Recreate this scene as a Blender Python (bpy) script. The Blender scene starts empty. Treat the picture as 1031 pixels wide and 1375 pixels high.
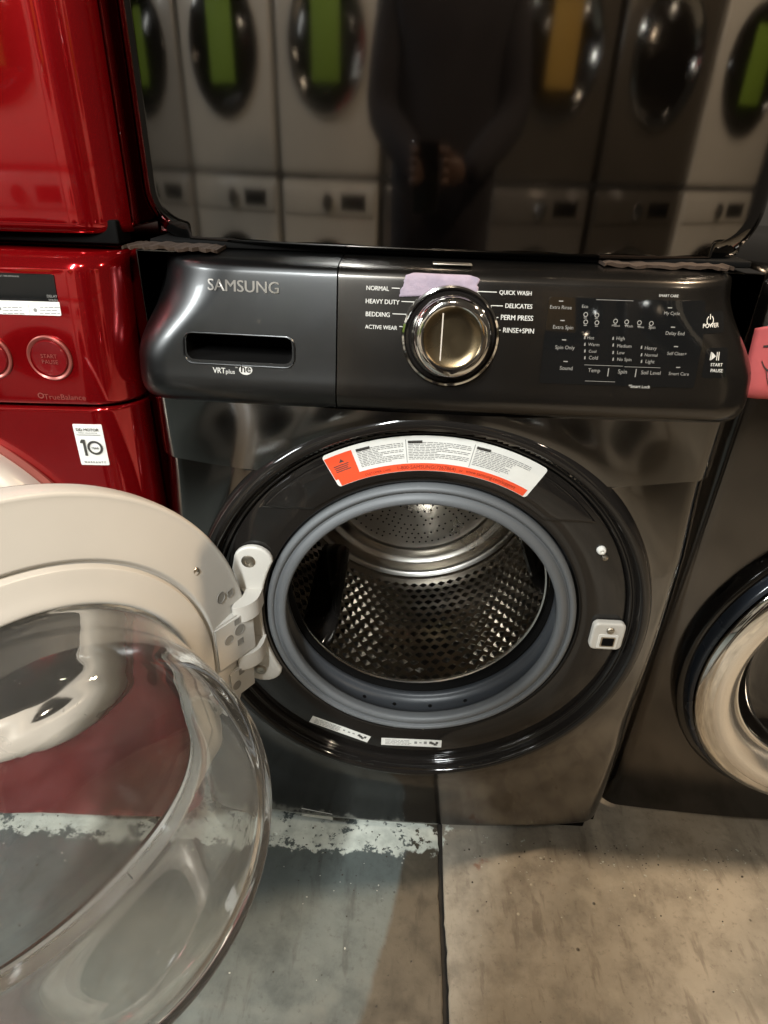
import bpy, bmesh, math, random
import numpy as np
from mathutils import Vector, Matrix
random.seed(7); np.random.seed(7)
S = bpy.context.scene
COL = S.collection
R = math.radians

# ------------------------------------------------------------------ camera
FPX = 830.8
CAM = np.array((-.042, -.658, 1.052))
def cam_axes(pitch, yaw, roll):
    cp, sp, cy, sy = math.cos(pitch), math.sin(pitch), math.cos(yaw), math.sin(yaw)
    f = np.array((sy*cp, cy*cp, -sp)); r = np.array((cy, -sy, 0.)); u = np.cross(r, f)
    return math.cos(roll)*r+math.sin(roll)*u, -math.sin(roll)*r+math.cos(roll)*u, f
CR, CU, CF = cam_axes(.5180, -.0243, .0354)
cd = bpy.data.cameras.new('camera'); co = bpy.data.objects.new('camera', cd); COL.objects.link(co)
cd.sensor_fit = 'VERTICAL'; cd.sensor_height = 36; cd.lens = FPX/1375*36; cd.clip_start = .01; cd.clip_end = 60
M = Matrix.Identity(4)
for i in range(3):
    M[i][0], M[i][1], M[i][2], M[i][3] = CR[i], CU[i], -CF[i], CAM[i]
co.matrix_world = M
S.camera = co
def ray(px, py): return CF+CR*(px-515.5)/FPX-CU*(py-687.5)/FPX
def on_y(px, py, y):
    d = ray(px, py); return CAM+d*(y-CAM[1])/d[1]
def on_surf(px, py, f):
    y = 0.
    for _ in range(12):
        p = on_y(px, py, y); y = f(p[0], p[2])
    return on_y(px, py, y)

# ------------------------------------------------------------------ world, lamps, exposure
W = bpy.data.worlds.new('World'); S.world = W; W.use_nodes = True
bg = W.node_tree.nodes['Background']; bg.inputs[0].default_value = (1, .86, .7, 1); bg.inputs[1].default_value = .035
S.view_settings.view_transform = 'Standard'; S.view_settings.look = 'None'; S.view_settings.gamma = 1
S.view_settings.exposure = .7; S.view_settings.use_curve_mapping = False
def area(name, loc, target, sx, sy, power, color):
    l = bpy.data.lights.new(name, 'AREA'); l.shape = 'RECTANGLE'; l.size = sx; l.size_y = sy; l.energy = power; l.color = color
    o = bpy.data.objects.new(name, l); COL.objects.link(o); o.location = loc
    o.rotation_euler = (Vector(target)-Vector(loc)).to_track_quat('-Z', 'Y').to_euler(); return o
def bulb(name, loc, power, color, radius=.04):
    l = bpy.data.lights.new(name, 'POINT'); l.energy = power; l.color = color; l.shadow_soft_size = radius
    o = bpy.data.objects.new(name, l); COL.objects.link(o); o.location = loc; return o
COOL = (.93, .98, .98); WARM = (1.0, .77, .53); WARMW = (1.0, .84, .64)
area('cool_light', (-.64, -2.35, 2.75), (-.2, 0, .3), .12, 1.1, 92, COOL)
bulb('row_light', (1.35, .18, 2.45), 140, WARM, .06)
bulb('aisle_lamp', (1.95, -1.15, 2.5), 34, WARMW, .05)
bulb('row_light', (-1.2, .28, 2.5), 55, WARMW, .06)  # unseen fill added to brighten the facing row in reflections
bulb('row_light', (.35, .28, 2.5), 26, WARMW, .06)  # second unseen fill added for the facing row
area('cool_light', (-2.4, -1.0, 2.15), (-.3, -.1, .7), .5, .5, 34, COOL)  # unseen cool source added for glare on left-facing curves and the left floor
bulb('aisle_lamp', (.10, -1.95, 2.75), 34, WARMW, .07)
c = S.cycles
c.use_denoising = True
try: c.denoiser = 'OPENIMAGEDENOISE'
except Exception: pass
c.max_bounces = 14; c.glossy_bounces = 7; c.transmission_bounces = 12; c.transparent_max_bounces = 12; c.diffuse_bounces = 4
c.sample_clamp_indirect = 4; c.blur_glossy = .4; c.caustics_refractive = True; c.caustics_reflective = False

# ------------------------------------------------------------------ materials
def new_mat(name):
    m = bpy.data.materials.new(name); m.use_nodes = True
    return m, m.node_tree, m.node_tree.nodes['Principled BSDF']
def nd(t, kind, **kw):
    n = t.nodes.new(kind)
    for k, v in kw.items(): setattr(n, k, v)
    return n
def paint(name, col, metal=0., rough=.4, var=.06, rvar=.08, scale=30, coat=0., spec=.5, bump=0., bscale=300, trans=0., ior=1.45, emit=0):
    m, t, b = new_mat(name)
    tc = nd(t, 'ShaderNodeTexCoord')
    n = nd(t, 'ShaderNodeTexNoise'); n.inputs['Scale'].default_value = scale; n.inputs['Detail'].default_value = 6
    t.links.new(tc.outputs['Object'], n.inputs['Vector'])
    mx = nd(t, 'ShaderNodeMix', data_type='RGBA')
    mx.inputs['A'].default_value = (*[max(0, k*(1-var)) for k in col], 1); mx.inputs['B'].default_value = (*[min(1, k*(1+var)) for k in col], 1)
    t.links.new(n.outputs['Fac'], mx.inputs['Factor']); t.links.new(mx.outputs['Result'], b.inputs['Base Color'])
    mr = nd(t, 'ShaderNodeMapRange'); mr.inputs['From Min'].default_value = .3; mr.inputs['From Max'].default_value = .7
    mr.inputs['To Min'].default_value = max(0.01, rough-rvar); mr.inputs['To Max'].default_value = rough+rvar
    n2 = nd(t, 'ShaderNodeTexNoise'); n2.inputs['Scale'].default_value = scale*.35; n2.inputs['Detail'].default_value = 8
    t.links.new(tc.outputs['Object'], n2.inputs['Vector'])
    t.links.new(n2.outputs['Fac'], mr.inputs['Value']); t.links.new(mr.outputs['Result'], b.inputs['Roughness'])
    b.inputs['Metallic'].default_value = metal; b.inputs['Coat Weight'].default_value = coat; b.inputs['Coat Roughness'].default_value = .04
    b.inputs['Specular IOR Level'].default_value = spec
    b.inputs['Transmission Weight'].default_value = trans; b.inputs['IOR'].default_value = ior
    if emit:
        b.inputs['Emission Color'].default_value = (*col, 1); b.inputs['Emission Strength'].default_value = emit
    if bump:
        n3 = nd(t, 'ShaderNodeTexNoise'); n3.inputs['Scale'].default_value = bscale; n3.inputs['Detail'].default_value = 4
        t.links.new(tc.outputs['Object'], n3.inputs['Vector'])
        bp = nd(t, 'ShaderNodeBump'); bp.inputs['Strength'].default_value = bump; bp.inputs['Distance'].default_value = .001
        t.links.new(n3.outputs['Fac'], bp.inputs['Height']); t.links.new(bp.outputs['Normal'], b.inputs['Normal'])
    return m
GRAPH = paint('graphite_paint', (.142, .140, .138), metal=1, rough=.13, rvar=.05, scale=18, coat=.25)
GRAPHD = paint('graphite_panel_paint', (.060, .055, .050), metal=.95, rough=.24, rvar=.05, scale=18, coat=.12)
GRAPHS = paint('graphite_drawer_paint', (.050, .050, .050), metal=1, rough=.33, rvar=.05, scale=18, coat=.12)
GRAPHK = paint('umber_graphite_paint', (.085, .080, .076), metal=1, rough=.15, rvar=.05, scale=18, coat=.2)
MIRROR = paint('graphite_gloss_paint', (.145, .136, .127), metal=1, rough=.06, rvar=.03, scale=9, coat=.4)
BLACK = paint('gloss_black_plastic', (.011, .0095, .0085), rough=.08, rvar=.04, scale=14, coat=.25, spec=.4)
PANELBLK = paint('touch_panel_glass', (.006, .006, .006), rough=.06, rvar=.03, scale=14, spec=.5)
MATTBLK = paint('dark_recess_plastic', (.004, .0037, .0035), rough=.8, spec=.08)
DARKGAP = paint('dark_rubber', (.015, .014, .013), rough=.8)
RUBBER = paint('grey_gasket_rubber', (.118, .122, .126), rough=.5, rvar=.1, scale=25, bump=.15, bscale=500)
RUBBERD = paint('shaded_gasket_rubber', (.038, .041, .046), rough=.42, rvar=.1, scale=25, bump=.15, bscale=500)  # same rubber as the lip, with the fold's shade put into the colour
STEEL = paint('stainless_steel', (.50, .48, .45), metal=1, rough=.2, rvar=.06, scale=22)
STEELB = paint('brushed_drum_back', (.70, .67, .62), metal=1, rough=.33, rvar=.08, scale=22)
DRUMW = paint('polished_drum_steel', (.40, .365, .32), metal=1, rough=.14, rvar=.04, scale=22)
CHROMES = paint('polished_door_chrome', (.80, .75, .68), metal=.75, rough=.2, rvar=.04, scale=12)
CHROME = paint('chrome', (.72, .7, .66), metal=1, rough=.06, rvar=.03, scale=12)
KNOBCAP = paint('bronze_knob_face', (.16, .12, .07), metal=1, rough=.26, rvar=.06, scale=60)
WHITEP = paint('white_door_plastic', (.435, .415, .38), rough=.42, rvar=.1, var=.10, scale=9, bump=.05, bscale=900)
WHITEH = paint('white_hinge_metal', (.55, .52, .47), rough=.4, rvar=.1, scale=40)
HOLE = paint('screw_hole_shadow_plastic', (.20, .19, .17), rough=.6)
SCREW = paint('screw_metal', (.42, .38, .32), metal=1, rough=.35)
LABELW = paint('white_label_paper', (.74, .72, .67), rough=.4, scale=50, var=.04)
LABELR = paint('orange_red_label_print', (.80, .085, .03), rough=.4, scale=50, var=.05)
INK = paint('grey_label_ink', (.22, .21, .2), rough=.6)
INKD = paint('dark_label_ink', (.05, .045, .04), rough=.6)
INKR = paint('dark_red_label_ink', (.22, .02, .01), rough=.6)
PRINT = paint('white_panel_print', (.52, .50, .46), rough=.5)
PRINTD = paint('dim_panel_print', (.23, .215, .195), rough=.5)
SILVER = paint('silver_logo', (.24, .22, .20), metal=.9, rough=.25)
TAPE = paint('lilac_masking_tape', (.27, .215, .265), rough=.7, scale=120, var=.2, bump=.9, bscale=160)
RED = paint('candy_red_paint', (.35, .0025, .005), metal=.75, rough=.15, rvar=.05, scale=16, coat=1)
REDB = paint('red_button_plastic', (.20, .006, .008), metal=.4, rough=.2, coat=.7)
REDRIM = paint('red_button_rim', (.28, .07, .055), metal=.4, rough=.35)
PINK = paint('pink_paper_note', (.70, .135, .135), rough=.7, scale=40, var=.12)
CARD = paint('cardboard_and_reflection_brown', (.030, .016, .008), rough=.9, scale=70, var=.3, bump=.6, bscale=250)
BLUEDK = paint('blue_black_trim', (.03, .037, .05), rough=.25, coat=.4)
CREAMC = paint('satin_chrome_trim', (.66, .57, .48), metal=.3, rough=.3, rvar=.06, scale=14)
OFFW = paint('off_white_enamel', (.55, .53, .49), rough=.22, rvar=.06, scale=12, coat=.4)
GREYE = paint('light_grey_enamel', (.34, .33, .31), rough=.22, rvar=.06, scale=12, coat=.4)
GREEN = paint('lime_green_tag', (.17, .28, .03), rough=.7)
YELLOW = paint('yellow_tag', (.34, .21, .04), rough=.7)
DARKE = paint('dark_enamel', (.075, .066, .056), rough=.2, rvar=.05, scale=12, coat=.5)
MIDE = paint('graphite_enamel', (.12, .11, .10), rough=.2, rvar=.05, scale=12, coat=.5)
SHIRT = paint('dark_shirt_cloth', (.018, .016, .02), rough=.9, bump=.5, bscale=200)
JEANS = paint('dark_trouser_cloth', (.022, .022, .028), rough=.9, bump=.5, bscale=200)
SKIN = paint('skin', (.10, .055, .038), rough=.5)
HAIR = paint('dark_hair', (.02, .014, .01), rough=.6)
def glass_mat(name, col, rough, ior=1.47):
    m, t, b = new_mat(name)
    b.inputs['Base Color'].default_value = (*col, 1); b.inputs['Roughness'].default_value = rough; b.inputs['IOR'].default_value = ior
    b.inputs['Transmission Weight'].default_value = 1
    return m
GLASS = glass_mat('clear_door_glass', (.97, .975, .965), .015)
def smears(m, lo, hi, scale):
    t = m.node_tree; b = t.nodes['Principled BSDF']; tc = nd(t, 'ShaderNodeTexCoord')
    mp = nd(t, 'ShaderNodeMapping'); mp.inputs['Scale'].default_value = (1, 1, .35); t.links.new(tc.outputs['Object'], mp.inputs['Vector'])
    n = nd(t, 'ShaderNodeTexNoise'); n.inputs['Scale'].default_value = scale; n.inputs['Detail'].default_value = 7; n.inputs['Distortion'].default_value = .8
    t.links.new(mp.outputs[0], n.inputs['Vector'])
    r = nd(t, 'ShaderNodeMapRange'); r.inputs['From Min'].default_value = .5; r.inputs['From Max'].default_value = .72; r.inputs['To Min'].default_value = lo; r.inputs['To Max'].default_value = hi
    t.links.new(n.outputs['Fac'], r.inputs['Value']); t.links.new(r.outputs['Result'], b.inputs['Roughness'])
smears(GLASS, .01, .09, 14)
def milky_edge(m, lo, hi):  # milky haze mixed into the glass colour, stronger towards its edges
    t = m.node_tree; b = t.nodes['Principled BSDF']; o = t.nodes['Material Output']
    d = nd(t, 'ShaderNodeBsdfDiffuse'); d.inputs[0].default_value = (.62, .60, .56, 1); lw = nd(t, 'ShaderNodeLayerWeight'); lw.inputs[0].default_value = .5
    tc = nd(t, 'ShaderNodeTexCoord'); n = nd(t, 'ShaderNodeTexNoise'); n.inputs['Scale'].default_value = 11; n.inputs['Detail'].default_value = 8; t.links.new(tc.outputs['Object'], n.inputs['Vector'])
    p = nd(t, 'ShaderNodeMath', operation='POWER'); p.inputs[1].default_value = 2.2; t.links.new(lw.outputs['Facing'], p.inputs[0])
    q = nd(t, 'ShaderNodeMath', operation='MULTIPLY'); t.links.new(p.outputs[0], q.inputs[0]); t.links.new(n.outputs['Fac'], q.inputs[1])
    r = nd(t, 'ShaderNodeMath', operation='MULTIPLY_ADD'); r.inputs[1].default_value = hi; r.inputs[2].default_value = lo; t.links.new(q.outputs[0], r.inputs[0])
    mx = nd(t, 'ShaderNodeMixShader'); t.links.new(r.outputs[0], mx.inputs[0]); t.links.new(b.outputs[0], mx.inputs[1]); t.links.new(d.outputs[0], mx.inputs[2]); t.links.new(mx.outputs[0], o.inputs[0])
milky_edge(GLASS, .006, .20)
def thin_glass(name, tint):
    m = bpy.data.materials.new(name); m.use_nodes = True; t = m.node_tree; t.nodes.clear()
    o = nd(t, 'ShaderNodeOutputMaterial'); a = nd(t, 'ShaderNodeBsdfTransparent'); a.inputs[0].default_value = (*tint, 1)
    g = nd(t, 'ShaderNodeBsdfGlossy'); g.inputs['Roughness'].default_value = .04; lw = nd(t, 'ShaderNodeLayerWeight'); pw = nd(t, 'ShaderNodeMath', operation='POWER'); pw.inputs[1].default_value = 4.5; t.links.new(lw.outputs['Facing'], pw.inputs[0]); f = nd(t, 'ShaderNodeMath', operation='MULTIPLY_ADD'); f.inputs[1].default_value = .8; f.inputs[2].default_value = .04; t.links.new(pw.outputs[0], f.inputs[0])
    d = nd(t, 'ShaderNodeBsdfDiffuse'); d.inputs[0].default_value = (.4, .38, .35, 1); mx0 = nd(t, 'ShaderNodeMixShader'); mx0.inputs[0].default_value = .05
    tc = nd(t, 'ShaderNodeTexCoord'); n = nd(t, 'ShaderNodeTexNoise'); n.inputs['Scale'].default_value = 9; n.inputs['Detail'].default_value = 6; t.links.new(tc.outputs['Object'], n.inputs['Vector'])
    r = nd(t, 'ShaderNodeMapRange'); r.inputs['From Min'].default_value = .35; r.inputs['From Max'].default_value = .75; r.inputs['To Min'].default_value = .02; r.inputs['To Max'].default_value = .14
    t.links.new(n.outputs['Fac'], r.inputs['Value']); t.links.new(r.outputs['Result'], mx0.inputs[0])
    t.links.new(a.outputs[0], mx0.inputs[1]); t.links.new(d.outputs[0], mx0.inputs[2])
    mx = nd(t, 'ShaderNodeMixShader'); t.links.new(f.outputs[0], mx.inputs[0]); t.links.new(mx0.outputs[0], mx.inputs[1]); t.links.new(g.outputs[0], mx.inputs[2]); t.links.new(mx.outputs[0], o.inputs[0])
    return m
SMOKE = thin_glass('dusty_outer_window', (.90, .88, .86))

# ------------------------------------------------------------------ mesh helpers
def link(o, parent=None):
    COL.objects.link(o)
    if parent is not None: o.parent = parent
    return o
def mk(name, V, F, mat, parent=None, smooth=True, angle=35):
    me = bpy.data.meshes.new(name); me.from_pydata([tuple(map(float, v)) for v in V], [], F)
    if isinstance(mat, (list, tuple)):
        for k in mat: me.materials.append(k)
    else: me.materials.append(mat)
    bm = bmesh.new(); bm.from_mesh(me); bmesh.ops.recalc_face_normals(bm, faces=bm.faces); bm.to_mesh(me); bm.free()
    if smooth:
        me.polygons.foreach_set('use_smooth', [True]*len(me.polygons)); me.set_sharp_from_angle(angle=R(angle))
    me.update()
    return link(bpy.data.objects.new(name, me), parent)
def bmo(name, bm, mat, parent=None, smooth=True, angle=35):
    me = bpy.data.meshes.new(name); bm.to_mesh(me); bm.free(); me.materials.append(mat)
    if smooth:
        me.polygons.foreach_set('use_smooth', [True]*len(me.polygons)); me.set_sharp_from_angle(angle=R(angle))
    return link(bpy.data.objects.new(name, me), parent)
def empty(name, loc=(0, 0, 0)):
    o = bpy.data.objects.new(name, None); o.empty_display_size = .1; link(o); return o
def tag(o, label, cat, group=None, kind=None):
    o['label'] = label
    if cat: o['category'] = cat
    if group: o['group'] = group
    if kind: o['kind'] = kind
    return o
def box(name, c0, c1, mat, parent=None, bev=.004, seg=3):
    bm = bmesh.new(); bmesh.ops.create_cube(bm, size=1)
    for v in bm.verts: v.co = Vector([(c0[i]+c1[i])/2+v.co[i]*(c1[i]-c0[i]) for i in range(3)])
    if bev: bmesh.ops.bevel(bm, geom=bm.edges[:], offset=bev, segments=seg, affect='EDGES', profile=.5)
    return bmo(name, bm, mat, parent)
def catmull(P, n=6):
    P = [np.array(p, float) for p in P]; out = []
    for i in range(len(P)-1):
        p0 = P[max(i-1, 0)]; p1 = P[i]; p2 = P[i+1]; p3 = P[min(i+2, len(P)-1)]
        for k in range(n):
            t = k/n
            out.append(.5*(2*p1+(p2-p0)*t+(2*p0-5*p1+4*p2-p3)*t*t+(3*p1-p0-3*p2+p3)*t**3))
    out.append(P[-1]); return out
def lathe(name, prof, mat, parent, o=(0, 0, 0), ax=(0, 1, 0), e1=(1, 0, 0), e2=(0, 0, 1), n=160, closed=False, angle=35, a0=None, a1=None):
    """prof: (radius, offset along ax)."""
    o, ax, e1, e2 = [np.array(k, float) for k in (o, ax, e1, e2)]
    V = []; F = []; m = len(prof); full = a0 is None
    cnt = n if full else n+1
    for i in range(cnt):
        a = 2*math.pi*i/n if full else a0+(a1-a0)*i/n
        d = math.cos(a)*e1+math.sin(a)*e2
        for r, h in prof: V.append(o+d*r+ax*h)
    for i in range(n):
        j = (i+1) % cnt
        for k in range(m if closed else m-1):
            l = (k+1) % m
            F.append((i*m+k, j*m+k, j*m+l, i*m+l))
    if not full and closed:
        F.append(tuple(range(m))); F.append(tuple(n*m+k for k in range(m)))
    return mk(name, V, F, mat, parent, angle=angle)
def disc_obj(name, c, r, mat, parent, ax=(0, 1, 0), e1=(1, 0, 0), e2=(0, 0, 1), n=24, h=.0006):
    return lathe(name, [(0.0001, -h), (r*.96, -h), (r, 0)], mat, parent, c, ax, e1, e2, n=n)
def tube(path, rad, n=10):
    P = [np.array(p, float) for p in path]; V = []; F = []
    for i, p in enumerate(P):
        d = P[min(i+1, len(P)-1)]-P[max(i-1, 0)]; d /= np.linalg.norm(d)
        a = np.cross(d, (0, 0, 1.)) if abs(d[2]) < .9 else np.cross(d, (1., 0, 0)); a /= np.linalg.norm(a); b = np.cross(d, a)
        for k in range(n):
            t = 2*math.pi*k/n; V.append(p+rad*(math.cos(t)*a+math.sin(t)*b))
    for i in range(len(P)-1):
        for k in range(n): F.append((i*n+k, i*n+(k+1) % n, (i+1)*n+(k+1) % n, (i+1)*n+k))
    F.append(tuple(range(n))); F.append(tuple((len(P)-1)*n+k for k in range(n)))
    return V, F
_txt = {}
def text_geo(s, bold=0.):
    k = (s, bold)
    if k in _txt: return _txt[k]
    cu = bpy.data.curves.new('lettering', 'FONT'); cu.body = s; cu.size = 1; cu.resolution_u = 3; cu.offset = 0
    ob = bpy.data.objects.new('lettering', cu); COL.objects.link(ob)
    bpy.context.view_layer.update()
    me = bpy.data.meshes.new_from_object(ob.evaluated_get(bpy.context.evaluated_depsgraph_get()))
    bm = bmesh.new(); bm.from_mesh(me); bmesh.ops.triangulate(bm, faces=bm.faces); bm.to_mesh(me); bm.free()
    V = np.array([v.co[:] for v in me.vertices]); F = [tuple(p.vertices) for p in me.polygons]
    bpy.data.objects.remove(ob); bpy.data.curves.remove(cu); bpy.data.meshes.remove(me)
    _txt[k] = (V, F); return V, F
class Geo:
    """collects flat print (lettering, bars) that is mapped onto a surface: one mesh"""
    def __init__(s, f): s.V = []; s.F = []; s.f = f
    def add(s, V, F):
        b = len(s.V); s.V += [s.f(v[0], v[1]) for v in V]; s.F += [tuple(b+k for k in q) for q in F]
    def text(s, str_, x0, x1, z, bold=0., asp=1.):
        V, F = text_geo(str_, bold); w0 = V[:, 0].min(); w = V[:, 0].max()-w0; k = (x1-x0)/w
        s.add([((v[0]-w0)*k+x0, v[1]*k*asp+z) for v in V], F)
        if bold:
            b = len(s.V); s.V += [(p[0], p[1]-.00025, p[2]) for p in (s.f((v[0]-w0+.035)*k+x0, v[1]*k*asp+z) for v in V)]; s.F += [tuple(b+q for q in t_) for t_ in F]
    def rect(s, x0, z0, x1, z1, nx=1):
        for i in range(nx):
            a = x0+(x1-x0)*i/nx; b = x0+(x1-x0)*(i+1)/nx
            s.add([(a, z0), (b, z0), (b, z1), (a, z1)], [(0, 1, 2, 3)])
    def ring(s, x, z, r0, r1, a0=0, a1=360, n=24):
        for i in range(n):
            t0 = R(a0+(a1-a0)*i/n); t1 = R(a0+(a1-a0)*(i+1)/n)
            s.add([(x+r0*math.cos(t0), z+r0*math.sin(t0)), (x+r1*math.cos(t0), z+r1*math.sin(t0)), (x+r1*math.cos(t1), z+r1*math.sin(t1)), (x+r0*math.cos(t1), z+r0*math.sin(t1))], [(0, 1, 2, 3)])
    def disc(s, x, z, r, rz=None, n=18):
        rz = rz or r
        V = [(x+r*math.cos(2*math.pi*i/n), z+rz*math.sin(2*math.pi*i/n)) for i in range(n)]; s.add(V, [tuple(range(n))])
    def poly(s, P): s.add(P, [tuple(range(len(P)))])
    def build(s, name, mat, parent):
        o = mk(name, s.V, s.F, mat, parent, smooth=False); o['kind'] = 'stuff'; return o
def rrect(x0, z0, x1, z1, r, n=5):
    P = []
    for cx, cz, a in ((x1-r, z1-r, 0), (x0+r, z1-r, 90), (x0+r, z0+r, 180), (x1-r, z0+r, 270)):
        for k in range(n+1):
            t = R(a+90*k/n); P.append((cx+r*math.cos(t), cz+r*math.sin(t)))
    return P
def edge_round(d, r):
    """how far a face has fallen back where it lies d inside the start of an edge of radius r"""
    if d <= 0: return 0.
    d = min(d, r*.9995); return r-math.sqrt(r*r-d*d)
def prism(name, P, f, thick, mat, parent, lift=0.):
    """outline P in (x, z) laid on surface f, with thickness towards the viewer"""
    n = len(P); V = [f(x, z, lift) for x, z in P]+[f(x, z, lift+thick) for x, z in P]
    F = [tuple(range(n, 2*n)), tuple(range(n))[::-1]]+[(i, (i+1) % n, n+(i+1) % n, n+i) for i in range(n)]
    return mk(name, V, F, mat, parent, smooth=False)

def patch(name, x0, z0, x1, z1, f, thick, mat, parent, lift=0., rc=.003, nx=24, nz=18):
    xs = sorted(set(list(np.linspace(x0+rc, x1-rc, nx))+[x0, x0+rc*.3, x1-rc*.3, x1])); zs = np.linspace(z0, z1, nz); V = []; F = []
    m = len(xs)
    for z in zs:
        for x in xs:
            e = max(0, x0+rc-x, x-x1+rc); ins = rc-math.sqrt(max(0, rc*rc-e*e)); zz = min(max(z, z0+ins), z1-ins); V.append(f(x, zz, lift+thick))
    for j in range(nz-1):
        for i in range(m-1): F.append((j*m+i, j*m+i+1, (j+1)*m+i+1, (j+1)*m+i))
    b = list(range(m))+[j*m+m-1 for j in range(1, nz)]+[(nz-1)*m+i for i in range(m-2, -1, -1)]+[j*m for j in range(nz-2, 0, -1)]
    base = len(V); V += [(V[k][0], V[k][1]+thick, V[k][2]) for k in b]; n = len(b)
    F += [(b[i], b[(i+1) % n], base+(i+1) % n, base+i) for i in range(n)]
    return mk(name, V, F, mat, parent, angle=50)

# ------------------------------------------------------------------ floor: two slabs with a joint
def floor_material(name, tint):
    m, t, b = new_mat(name)
    tc = nd(t, 'ShaderNodeTexCoord'); L = t.links.new
    sep = nd(t, 'ShaderNodeSeparateXYZ'); L(tc.outputs['Object'], sep.inputs[0])
    def noise(scale, detail=8, rough=.6, vec=None, dist=0.):
        n = nd(t, 'ShaderNodeTexNoise'); n.inputs['Scale'].default_value = scale; n.inputs['Detail'].default_value = detail
        n.inputs['Roughness'].default_value = rough; n.inputs['Distortion'].default_value = dist
        L(vec or tc.outputs['Object'], n.inputs['Vector']); return n.outputs['Fac']
    def mr(v, a, b_, c_=0., d=1.):
        n = nd(t, 'ShaderNodeMapRange', interpolation_type='SMOOTHSTEP'); n.inputs['From Min'].default_value = a; n.inputs['From Max'].default_value = b_
        n.inputs['To Min'].default_value = c_; n.inputs['To Max'].default_value = d; L(v, n.inputs['Value']); return n.outputs['Result']
    def math_(op, a, b_):
        n = nd(t, 'ShaderNodeMath', operation=op)
        for i, k in enumerate((a, b_)):
            if isinstance(k, (int, float)): n.inputs[i].default_value = k
            else: L(k, n.inputs[i])
        return n.outputs[0]
    def mix(f, a, b_):
        n = nd(t, 'ShaderNodeMix', data_type='RGBA')
        if isinstance(f, (int, float)): n.inputs['Factor'].default_value = f
        else: L(f, n.inputs['Factor'])
        for nm, k in (('A', a), ('B', b_)):
            if isinstance(k, tuple): n.inputs[nm].default_value = (*k, 1)
            else: L(k, n.inputs[nm])
        return n.outputs['Result']
    big = noise(3.2, 6); mid = noise(14, 8, .65); fine = noise(90, 8, .7)
    col = mix(mr(big, .35, .65), (.20, .192, .172), (.33, .312, .28))
    col = mix(mr(mid, .42, .72, 0, .85), col, (.165, .155, .138))
    col = mix(mr(fine, .52, .75, 0, .7), col, (.115, .105, .09))
    # stretched scuffs
    mp = nd(t, 'ShaderNodeMapping'); mp.inputs['Scale'].default_value = (7, 1.6, 1); mp.inputs['Rotation'].default_value = (0, 0, R(28)); L(tc.outputs['Object'], mp.inputs['Vector'])
    col = mix(mr(noise(6, 8, .6, mp.outputs[0]), .54, .68, 0, .6), col, (.13, .115, .098))
    col = mix(mr(noise(9, 6, .6), .56, .70, 0, .65), col, (.37, .35, .31))
    # small chips and pits
    vor = nd(t, 'ShaderNodeTexVoronoi'); vor.inputs['Scale'].default_value = 26; L(tc.outputs['Object'], vor.inputs['Vector'])
    pit = math_('MULTIPLY', mr(vor.outputs['Distance'], .10, .05), mr(noise(5, 2), .55, .6))
    col = mix(pit, col, (.07, .062, .05))
    vor2 = nd(t, 'ShaderNodeTexVoronoi'); vor2.inputs['Scale'].default_value = 38; L(tc.outputs['Object'], vor2.inputs['Vector'])
    chip = math_('MULTIPLY', mr(vor2.outputs['Distance'], .12, .07), mr(noise(7.3, 2), .60, .64))
    col = mix(chip, col, (.50, .49, .43))
    # band of peeling pale paint along the feet of the machines
    edge = math_('ADD', sep.outputs['Y'], math_('MULTIPLY', math_('SUBTRACT', noise(22, 8, .7), .5), .07))
    band = mr(edge, -.018, -.013)
    reach = mr(math_('ADD', sep.outputs['X'], math_('MULTIPLY', math_('SUBTRACT', noise(9, 6), .5), .5)), -.02, .08, 1, 0)
    peel = mr(math_('ADD', math_('MULTIPLY', noise(26, 10, .72, None, .15), .75), math_('MULTIPLY', noise(110, 6, .7), .25)), .445, .47)
    msk = math_('MULTIPLY', math_('MULTIPLY', band, peel), mr(reach, .3, .6))
    # scattered flakes further along
    flk = math_('MULTIPLY', math_('MULTIPLY', mr(math_('ABSOLUTE', math_('ADD', sep.outputs['Y'], -.01), 0), .05, .03), mr(noise(60, 6, .6), .66, .69)), 1)
    # rust drip marks
    rust = math_('MULTIPLY', mr(noise(11, 6, .6), .66, .74), mr(math_('ABSOLUTE', math_('ADD', sep.outputs['Y'], .0), 0), .09, .02))
    col = mix(math_('MULTIPLY', rust, .7), col, (.16, .05, .02))
    tn = nd(t, 'ShaderNodeMix', data_type='RGBA', blend_type='MULTIPLY'); tn.inputs['Factor'].default_value = 1; L(col, tn.inputs['A']); 
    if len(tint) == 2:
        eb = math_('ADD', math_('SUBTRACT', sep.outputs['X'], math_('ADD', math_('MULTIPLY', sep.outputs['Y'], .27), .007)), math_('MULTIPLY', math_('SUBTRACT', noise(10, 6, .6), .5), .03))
        L(mix(mr(eb, -.006, .007), tint[0], tint[1]), tn.inputs['B'])  # grey-to-brown tint edge stands in for the person's cast shadow edge
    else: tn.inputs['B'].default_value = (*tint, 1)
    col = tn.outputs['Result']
    col = mix(math_('MAXIMUM', msk, flk), col, mix(mr(noise(30, 5), .4, .7), (.58, .60, .53), (.40, .42, .37)))
    L(col, b.inputs['Base Color'])
    L(mr(mid, .3, .7, .42, .68), b.inputs['Roughness'])
    h = math_('ADD', math_('MULTIPLY', fine, .5), math_('ADD', math_('MULTIPLY', msk, .8), math_('MULTIPLY', pit, -2.)))
    bp = nd(t, 'ShaderNodeBump'); bp.inputs['Strength'].default_value = .5; bp.inputs['Distance'].default_value = .0012
    L(h, bp.inputs['Height']); L(bp.outputs['Normal'], b.inputs['Normal'])
    return m
FLOORL = floor_material('grey_painted_concrete_shadow_edge', ((.35, .425, .45), (.245, .213, .165))); FLOORR = floor_material('bare_tan_concrete', (1.06, .98, .87))
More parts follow.
